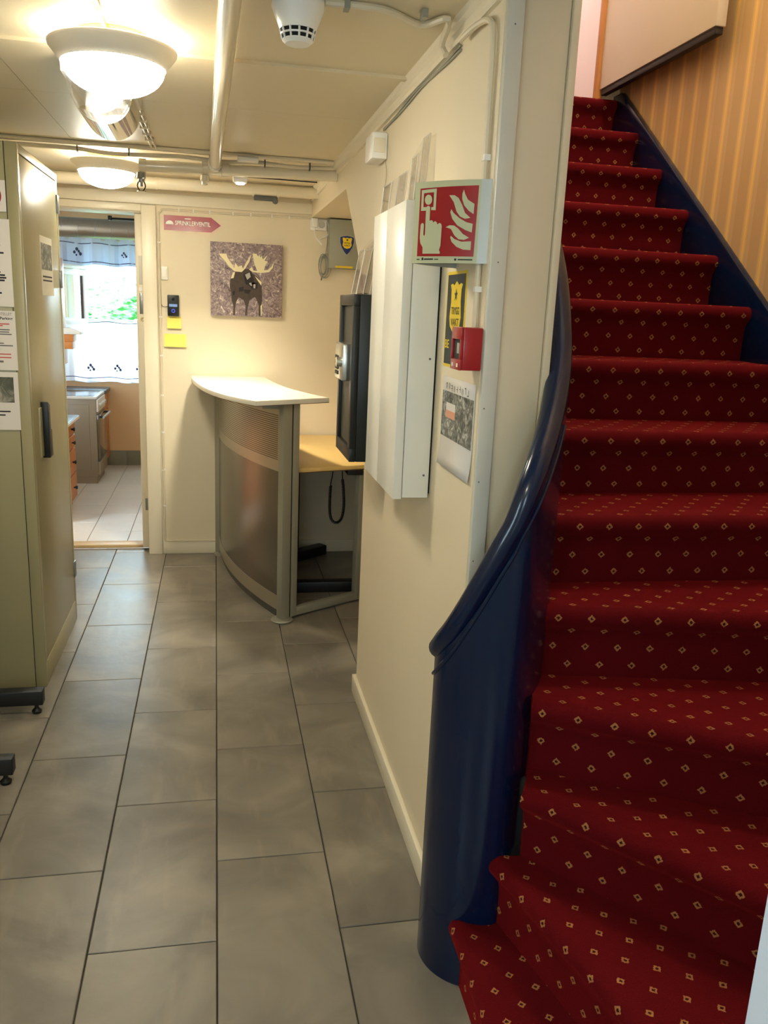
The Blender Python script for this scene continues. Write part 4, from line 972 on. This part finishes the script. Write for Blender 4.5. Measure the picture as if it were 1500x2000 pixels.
def sheet_on_locker(name, label, x0, z0, x1, z1, cat='notice'):
    t = thing(name, label, cat, ((x0+x1)/2, LY0-.002, z0))
    Bx('sheet', 'paper', t, x0, LY0-.0055, z0, x1, LY0-.0048, z1)
    return t
def marks(t, rows, m, name='print_lines'):
    MB().flat([[(a, z), (b, z), (b, z+h), (a, z+h)] for a, b, z, h in rows], lambda u, v: (u, LY0-.0060, v)).build(name, m, t, fixn=False)
XE = LX-.048
p1 = sheet_on_locker('prohibition_sign', 'small white sign with red prohibition ring at the top of the locker side', XE-.115, 1.79, XE+.006, 1.893, 'sign')
rg = []
cxr, czr = XE-.053, 1.842
mbr = MB().lathe([(.034, 0), (.045, 0)], (cxr, LY0-.0060, czr), 'y', 36); mbr.build('red_ring', 'red_print', p1)
MB().flat([[(cxr-.027, czr-.032+.055), (cxr-.022, czr+.028), (cxr+.027, czr-.022), (cxr+.022, czr-.027)]], lambda u, v: (u, LY0-.0062, v)).build('red_bar', 'red_print', p1, fixn=False)
p2 = sheet_on_locker('printed_notice', 'white printed notice sheet taped below the prohibition sign on the locker', XE-.205, 1.470, XE+.012, 1.766)
marks(p2, [(XE-.19, XE-.022, 1.676, .006), (XE-.19, XE-.03, 1.660, .006), (XE-.19, XE-.012, 1.650, .006), (XE-.19, XE-.032, 1.622, .006), (XE-.19, XE-.026, 1.585, .006), (XE-.19, XE-.012, 1.575, .006), (XE-.19, XE-.008, 1.566, .006), (XE-.19, XE-.014, 1.557, .006), (XE-.19, XE-.026, 1.514, .006)], 'ink')
p3 = sheet_on_locker('parking_notice', 'white parking notice sheet with grey heading taped mid height on the locker', XE-.290, 1.247, XE+.013, 1.456)
text_mb('RA HOTELLET', lambda u, v: (XE-.070+u, LY0-.0060, 1.440+v), .0095, .072, bold=0).build('lettering', 'ink_grey', p3, fixn=False)
text_mb('st Parking', lambda u, v: (XE-.052+u, LY0-.0060, 1.422+v), .0125, .056, bold=.02).build('lettering', 'ink', p3, fixn=False)
marks(p3, [(XE-.27, XE-.008, 1.408, .004), (XE-.27, XE-.03, 1.402, .004), (XE-.27, XE-.008, 1.302, .004), (XE-.27, XE-.008, 1.290, .004)], 'ink_red', 'red_lines')
marks(p3, [(XE-.27, XE-.008, 1.388, .004), (XE-.27, XE-.010, 1.380, .004), (XE-.27, XE-.002, 1.372, .004), (XE-.27, XE-.03, 1.340, .004), (XE-.27, XE, 1.332, .004), (XE-.1, XE-.035, 1.274, .007)], 'ink_grey')
p4 = sheet_on_locker('aerial_photo_notice', 'white sheet with a dark aerial photo print, lowest on the locker side', XE-.290, 1.030, XE+.010, 1.240)
MB().flat([[(XE-.28, 1.130), (XE-.006, 1.130), (XE-.006, 1.222), (XE-.28, 1.222)]], lambda u, v: (u, LY0-.0060, v)).build('photo_print', 'aerial_print', p4, fixn=False)
marks(p4, [(XE-.25, XE-.022, 1.095, .005), (XE-.25, XE-.040, 1.082, .005)], 'ink')
p5 = thing('photo_sheet', 'narrow paper with grey photo taped on the locker door facing the hall', 'paper', (LX, 3.68, 1.515))
Bx('sheet', 'paper_warm', p5, LX-.0008, 3.555, 1.515, LX+.0002, 3.800, 1.742)
MB().flat([[(3.565, 1.715), (3.785, 1.715), (3.785, 1.615), (3.565, 1.615)]], lambda u, v: (LX+.0008, u, v)).build('photo_print', 'grey_print', p5, fixn=False)
MB().flat([[(3.58, z), (3.77, z), (3.77, z+.006), (3.58, z+.006)] for z in (1.585, 1.570)], lambda u, v: (LX+.0008, u, v)).build('print_lines', 'ink', p5, fixn=False)
MB().box(LX-.0425, LY0-.0005, 0, LX-.040, LY0+.001, LZ).build('panel_seam', 'black_gap', lk)
# black table base at the left edge
tb = thing('table_frame', 'black steel table base with foot bars and levelling feet beside the locker', 'table', (-1.0, 2.78, 0))
for y in (3.02, 2.54):
    f = Bx('foot_bar', 'black_rubber', tb, -1.35, y-.022, .035, -.632, y+.022, .092, bevel=.004)
    MB().lathe([(0, 0), (.016, 0), (.018, .010), (.008, .020), (.007, .036), (0, .036)], (-.658, y-.005, 0), 'z', 14).build('levelling_foot', 'black_rubber', f, smooth=True)
    Bx('column', 'black_rubber', tb, -1.16, y-.03, .09, -1.10, y+.03, .70, bevel=.004)
Bx('crossbeam', 'black_rubber', tb, -1.15, 2.54, .62, -1.11, 3.02, .68, bevel=.003)
Bx('tabletop', 'grey_metal', tb, -1.40, 2.40, .70, -.90, 3.16, .725, bevel=.003)

# ================================================================== KITCHEN
KY = 7.99; KC = 2.235
kf = struct(MB().box(-2.0, BY+.2, -.08, .2, KY+.1, -.004).build('floor_kitchen', 'kitchen_grout'))
me = bpy.data.meshes.new('tile'); hx = .1235; b_ = .0015
me.from_pydata([(-hx, -hx, -.004), (hx, -hx, -.004), (hx, hx, -.004), (-hx, hx, -.004), (-hx, -hx, -b_), (hx, -hx, -b_), (hx, hx, -b_), (-hx, hx, -b_), (-hx+b_, -hx+b_, 0), (hx-b_, -hx+b_, 0), (hx-b_, hx-b_, 0), (-hx+b_, hx-b_, 0)], [],
    [(0, 1, 5, 4), (1, 2, 6, 5), (2, 3, 7, 6), (3, 0, 4, 7), (4, 5, 9, 8), (5, 6, 10, 9), (6, 7, 11, 10), (7, 4, 8, 11), (8, 9, 10, 11)])
me.materials.append(MATS['kitchen_tile'])
for i in range(-3, 3):
    for j in range(11):
        o = bpy.data.objects.new('tile', me); COL.objects.link(o); o.parent = kf
        o.location = Vector((-.812+.25*(i+.5), 5.345+.25*(j+.5)-.125+.125, 0))-wl(kf)
# kitchen shell
WX0, WX1, WZ0, WZ1 = -1.30, -.38, .80, 2.03
kb = MB().box(-2.0, KY, 0, WX0, KY+.25, KC+.1).box(WX1, KY, 0, .2, KY+.25, KC+.1).box(WX0, KY, 0, WX1, KY+.25, WZ0).box(WX0, KY, WZ1, WX1, KY+.25, KC+.1)
struct(kb.build('wall_kitchen_back', 'peach_wall'))
struct(MB().box(-2.0, BY+.12, 0, -1.9, KY, KC+.1).build('wall_kitchen_left', 'peach_wall'))
struct(MB().box(.1, BY+.12, 0, .2, KY, KC+.1).build('wall_kitchen_right', 'peach_wall'))
struct(MB().box(-2.0, BY+.12, KC, .2, KY, KC+.1).build('ceiling_kitchen', 'kitchen_ceiling'))
ksk = struct(MB().box(-.98, KY-.004, 0, .1, KY, .137).build('baseboard_kitchen', 'kitchen_grout'))
for i in range(4): Bx('tile', 'tile_skirting', ksk, -1.072+.25*i+.0015, KY-.010, .0, -1.072+.25*(i+1)-.0015, KY-.004, .135, bevel=.001)
# window with frame, open casement
w1 = struct(MB().box(WX0, KY+.10, WZ0, WX0+.06, KY+.16, WZ1).box(WX1-.06, KY+.10, WZ0, WX1, KY+.16, WZ1).box(WX0, KY+.10, WZ0, WX1, KY+.16, WZ0+.06).box(WX0, KY+.10, WZ1-.06, WX1, KY+.16, WZ1).build('window_1', 'window_white', bevel=.003))
Bx('window_sill', 'window_white', w1, WX0-.02, KY-.03, WZ0-.02, WX1+.02, KY+.10, WZ0, bevel=.003)
Bx('window_mullion', 'window_white', w1, WX0+.11, KY+.10, WZ0+.06, WX0+.165, KY+.16, WZ1-.06, bevel=.003)
Bx('pane', 'window_glass', w1, WX0+.165, KY+.128, WZ0+.06, WX1-.06, KY+.132, WZ1-.06)
sa = thing('window_casement', 'white casement window sash swung open into the kitchen with dark handle', 'window', (-1.18, 7.72, 1.27))
M = Matrix.Translation((-1.115, 7.855, 0)) @ Matrix.Rotation(math.radians(-24), 4, 'Z')
def sbx(name, m, *b, bevel=.003): 
    return MB().box(*b, M=M).build(name, m, sa, bevel)
S0, S1, SY0 = 1.285, 1.745, -.62
sbx('sash_rail', 'window_white', -.02, SY0, S0, .02, 0, S0+.05); sbx('sash_rail', 'window_white', -.02, SY0, S1-.05, .02, 0, S1)
sbx('sash_stile', 'window_white', -.02, SY0, S0+.05, .02, SY0+.06, S1-.05); sbx('sash_stile', 'window_white', -.02, -.05, S0+.05, .02, 0, S1-.05)
sbx('pane', 'window_glass', -.003, SY0+.06, S0+.05, .003, -.05, S1-.05, bevel=0); sbx('seal', 'window_seal', -.008, -.056, S0+.05, .012, -.048, S1-.05, bevel=0)
MB().cyl((-1.115, 7.855, 1.50), (-1.115, 8.10, 1.50), .008, 8).build('hinge_arm', 'window_white', sa)
sbx('head_board', 'window_white', -.05, SY0-.02, S1+.005, .04, .02, S1+.035)
MB().tube([M @ Vector(p) for p in [(.02, SY0+.05, 1.33), (.055, SY0+.05, 1.335), (.06, SY0+.05, 1.40), (.055, SY0+.05, 1.415), (.02, SY0+.05, 1.415)]], .006, 8).build('handle', 'black_rubber', sa, smooth=True)
# curtains
def curtain(name, label, x0, x1, y, z0, z1, amp, waves, n=60, flare=0):
    t = thing(name, label, 'curtain', ((x0+x1)/2, y, z0)); mb = MB(); rows = 8
    for j in range(rows+1):
        v = j/rows; z = z1+(z0-z1)*v
        for i in range(n+1):
            u = i/n; ph = u*waves*2*PI
            mb.v.append((x0+(x1-x0)*u+.004*math.sin(ph*.7+v), y-amp*(.35+.65*v)*(math.sin(ph)+.4*math.sin(2.3*ph+1)), z+(.006*math.sin(ph*.5) if j == rows else 0)))
    for j in range(rows):
        for i in range(n):
            a = j*(n+1)+i; mb.f.append((a, a+1, a+n+2, a+n+1))
    mb.build('cloth', 'valance_cloth' if 'valance' in name else 'sheer_cloth', t, smooth=True, fixn=False)
    MB().cyl((x0-.03, y+.012, z1-.012), (x1+.03, y+.012, z1-.012), .006, 8).build('rod', 'trim_grey', t)
    return t
def cy(x, x0, x1, y, amp, waves):
    ph = (x-x0)/(x1-x0)*waves*2*PI; return y-amp*(math.sin(ph)+.4*math.sin(2.3*ph+1))
va = curtain('window_valance', 'gathered white valance with blue flower embroidery above the kitchen window', -1.36, -.36, 7.90, 1.79, 2.02, .026, 7)
ca = curtain('cafe_curtain', 'white cafe curtain with embroidered flowers across the lower kitchen window', -1.36, -.36, 7.93, .775, 1.335, .012, 6)
def hem(t, x0, x1, y, z, amp, waves, m='cloth_trim'):
    pth = [(x0+(x1-x0)*i/60, cy(x0+(x1-x0)*i/60, x0, x1, y, amp, waves)-.002, z+.006*math.sin(i/60*waves*PI)) for i in range(61)]
    MB().tube(pth, .0035, 5).build('hem_band', m, t)
hem(va, -1.36, -.36, 7.90, 1.815, .025, 7); hem(va, -1.36, -.36, 7.90, 1.972, .008, 7); hem(ca, -1.36, -.36, 7.93, .815, .012, 6); hem(ca, -1.36, -.36, 7.93, 1.305, .006, 6)
def flower(t, x, z, y, s):
    mb = MB()
    for dx, dz, r in ((0, .026, .010), (-.016, .006, .009), (.012, .012, .008), (.022, -.004, .010), (-.004, -.012, .006)):
        mb.flat([[(x+s*(dx+r*math.cos(a)), z+s*(dz+r*1.2*math.sin(a))) for a in [i*PI/4 for i in range(8)]]], lambda u, v: (u, y, v))
    mb.build('embroidery', 'cloth_trim', t, fixn=False)
flower(va, -1.17, 1.885, 7.863, 1.3); flower(va, -.78, 1.88, 7.863, .9)
for x in (-1.10, -.87, -.68, -.50): flower(ca, x, .895, 7.905, 1.2)
# spiral duct
kd = thing('spiral_duct', 'brownish zinc spiral ventilation duct crossing above the kitchen window', 'duct', (-.8, 7.5, 2.0))
MB().cyl((-1.89, 7.5, 2.065), (.09, 7.5, 2.075), .078, 28).build('duct', 'duct_zinc', kd, smooth=True)
for q in range(14):
    x = -1.75+.13*q
    MB().tube([(x+.05*(a/12), 7.5+.079*math.cos(-a*PI/6-PI/2), 2.068+.079*math.sin(-a*PI/6-PI/2)) for a in range(13)], .0022, 4).build('seam', 'steel_grey', kd)
# stove
sv = thing('electric_stove', 'free-standing electric stove with glass hob seen from its beige side', 'stove', (-1.25, 7.36, 0))
Bx('body', 'stove_side', sv, -1.50, 7.14, .06, -.965, 7.62, .705, bevel=.004); Bx('plinth', 'stove_side', sv, -1.48, 7.145, 0, -.975, 7.61, .06)
Bx('side_panel', 'stove_side', sv, -1.40, 7.134, .12, -1.02, 7.14, .66, bevel=.002)
Bx('hob_frame', 'stove_white', sv, -1.51, 7.13, .705, -.955, 7.63, .728, bevel=.005); Bx('hob_glass', 'glass_hob', sv, -1.48, 7.16, .7282, -.985, 7.60, .730)
Bx('control_panel', 'stove_white', sv, -.965, 7.15, .60, -.950, 7.61, .70, bevel=.003)
Bx('oven_door', 'oven_glass', sv, -.965, 7.15, .20, -.945, 7.61, .575, bevel=.004); Bx('drawer', 'stove_side', sv, -.965, 7.15, .07, -.948, 7.61, .185, bevel=.004)
for q in range(4): MB().lathe([(0, -.930), (.014, -.930), (.016, -.950)], (0, 7.22+.1*q, .65), 'x', 12).build('knob', 'stove_white', sv, smooth=True)
MB().cyl((-.912, 7.17, .553), (-.912, 7.59, .553), .009, 10).build('handle', 'grey_metal', sv, smooth=True)
for y in (7.20, 7.56): Bx('handle_post', 'black_rubber', sv, -.945, y, .545, -.905, y+.02, .561)
# kitchen cabinets
kc1 = thing('corner_cabinet', 'pine kitchen base cabinet with dark worktop between stove and window wall', 'cabinet', (-1.25, 7.8, 0))
Bx('body', 'oak', kc1, -1.60, 7.64, .08, -.985, 7.97, .695); Bx('plinth', 'oak', kc1, -1.60, 7.65, 0, -1.02, 7.97, .08)
Bx('worktop', 'worktop_dark', kc1, -1.90, 7.64, .695, -.950, 7.98, .728, bevel=.004)
Bx('drawer', 'oak', kc1, -.985, 7.65, .56, -.968, 7.96, .68, bevel=.004); Bx('door', 'oak', kc1, -.985, 7.65, .10, -.968, 7.96, .54, bevel=.004)
kc2 = thing('drawer_cabinet', 'orange pine drawer cabinet with black knobs just inside the kitchen doorway', 'cabinet', (-1.3, 6.1, 0))
Bx('body', 'oak', kc2, -1.60, 5.78, .05, -1.040, 6.42, .640); Bx('plinth', 'oak', kc2, -1.60, 5.80, 0, -1.06, 6.40, .05)
Bx('worktop', 'worktop_dark', kc2, -1.62, 5.76, .640, -.995, 6.45, .668, bevel=.005)
Bx('worktop_edge', 'white_metal', kc2, -.995, 5.76, .645, -.990, 6.45, .664)
for z0, z1 in ((.545, .63), (.445, .535), (.26, .435), (.07, .25)):
    dd = Bx('drawer', 'oak', kc2, -1.040, 5.80, z0, -1.020, 6.40, z1, bevel=.005)
    for y in (5.95, 6.25): MB().lathe([(0, -.992), (.013, -.995), (.014, -1.003), (.006, -1.010), (.006, -1.020)], (0, y, (z0+z1)/2), 'x', 12).build('knob', 'black_rubber', dd, smooth=True)
sh = thing('corner_shelf', 'pine wall shelf end with pale rounded board beside the kitchen curtain', 'shelf', (-1.25, 7.0, 1.11))
MB().prism([(-1.60, 1.232), (-1.028, 1.232), (-1.030, 1.255), (-1.06, 1.270), (-1.12, 1.280), (-1.60, 1.282)], 'y', 6.90, 7.10).build('board', 'door_paint', sh, bevel=.003)
Bx('block', 'oak', sh, -1.60, 6.92, 1.175, -1.082, 7.08, 1.232, bevel=.003); Bx('block', 'oak', sh, -1.60, 6.92, 1.118, -1.092, 7.08, 1.175, bevel=.003)
Bx('side_post', 'oak', sh, -1.19, 6.93, 1.0, -1.155, 7.07, 1.80, bevel=.003)
Bx('wall_rail', 'oak', sh, -1.90, 6.95, 1.14, -1.60, 7.05, 1.22)
# door closer arm
da = thing('door_closer', 'thin black door closer arm under the head of the kitchen doorway', 'door closer', (-.55, BY+.25, 1.93))
MB().cyl((-.445, BY+.22, 1.968), (-.60, BY+.26, 1.970), .006, 8).build('arm', 'black_rubber', da); MB().cyl((-.60, BY+.26, 1.96), (-.60, BY+.26, 1.985), .012, 10).build('pivot', 'black_rubber', da)
# garden outside
struct(MB().box(-9, KY+.3, .2, 8, 22, .3).build('ground_garden', 'lawn'))
rng = random.Random(11)
def bush(label, x, y, z, rx, rz, n, m):
    t = thing('garden_bush', label, 'bush', (x, y, .3), 'bushes outside the kitchen window'); mb = MB()
    for i in range(n):
        a, b = rng.uniform(0, 2*PI), rng.uniform(-1, 1); rr = rng.random()**.4; c = math.sqrt(1-b*b)
        p = Vector((x+rx*rr*c*math.cos(a), y+rx*rr*c*math.sin(a), z+rz*rr*b)); s = rng.uniform(.03, .06)
        e = Matrix.Rotation(rng.uniform(0, 6.28), 3, 'Z') @ Matrix.Rotation(rng.uniform(0, 6.28), 3, 'X')
        mb.add([p+e @ Vector(q) for q in ((-s, 0, 0), (0, -s*.45, 0), (s, 0, .01), (0, s*.45, 0))], [(0, 1, 2, 3)])
    f = mb.build('foliage', m, t, fixn=False); f['kind'] = 'stuff'
    for q in range(4):
        a = q*1.6; MB().tube([(x+.05*math.cos(a), y+.05*math.sin(a), .3), (x+rx*.4*math.cos(a), y+rx*.4*math.sin(a), z)], [.02, .008], 6).build('stem', 'branch', t)
bush('dense green bush straight outside the kitchen window on the right', -.72, 9.7, 1.15, .50, .42, 1500, 'leaf_green')
bush('green bush outside the kitchen window near the open casement', -1.75, 10.4, 1.05, .48, .40, 1500, 'leaf_green')
bush('pale bush further back in the garden outside the kitchen window', -1.25, 12.6, 1.2, .9, .65, 1500, 'leaf_pale')
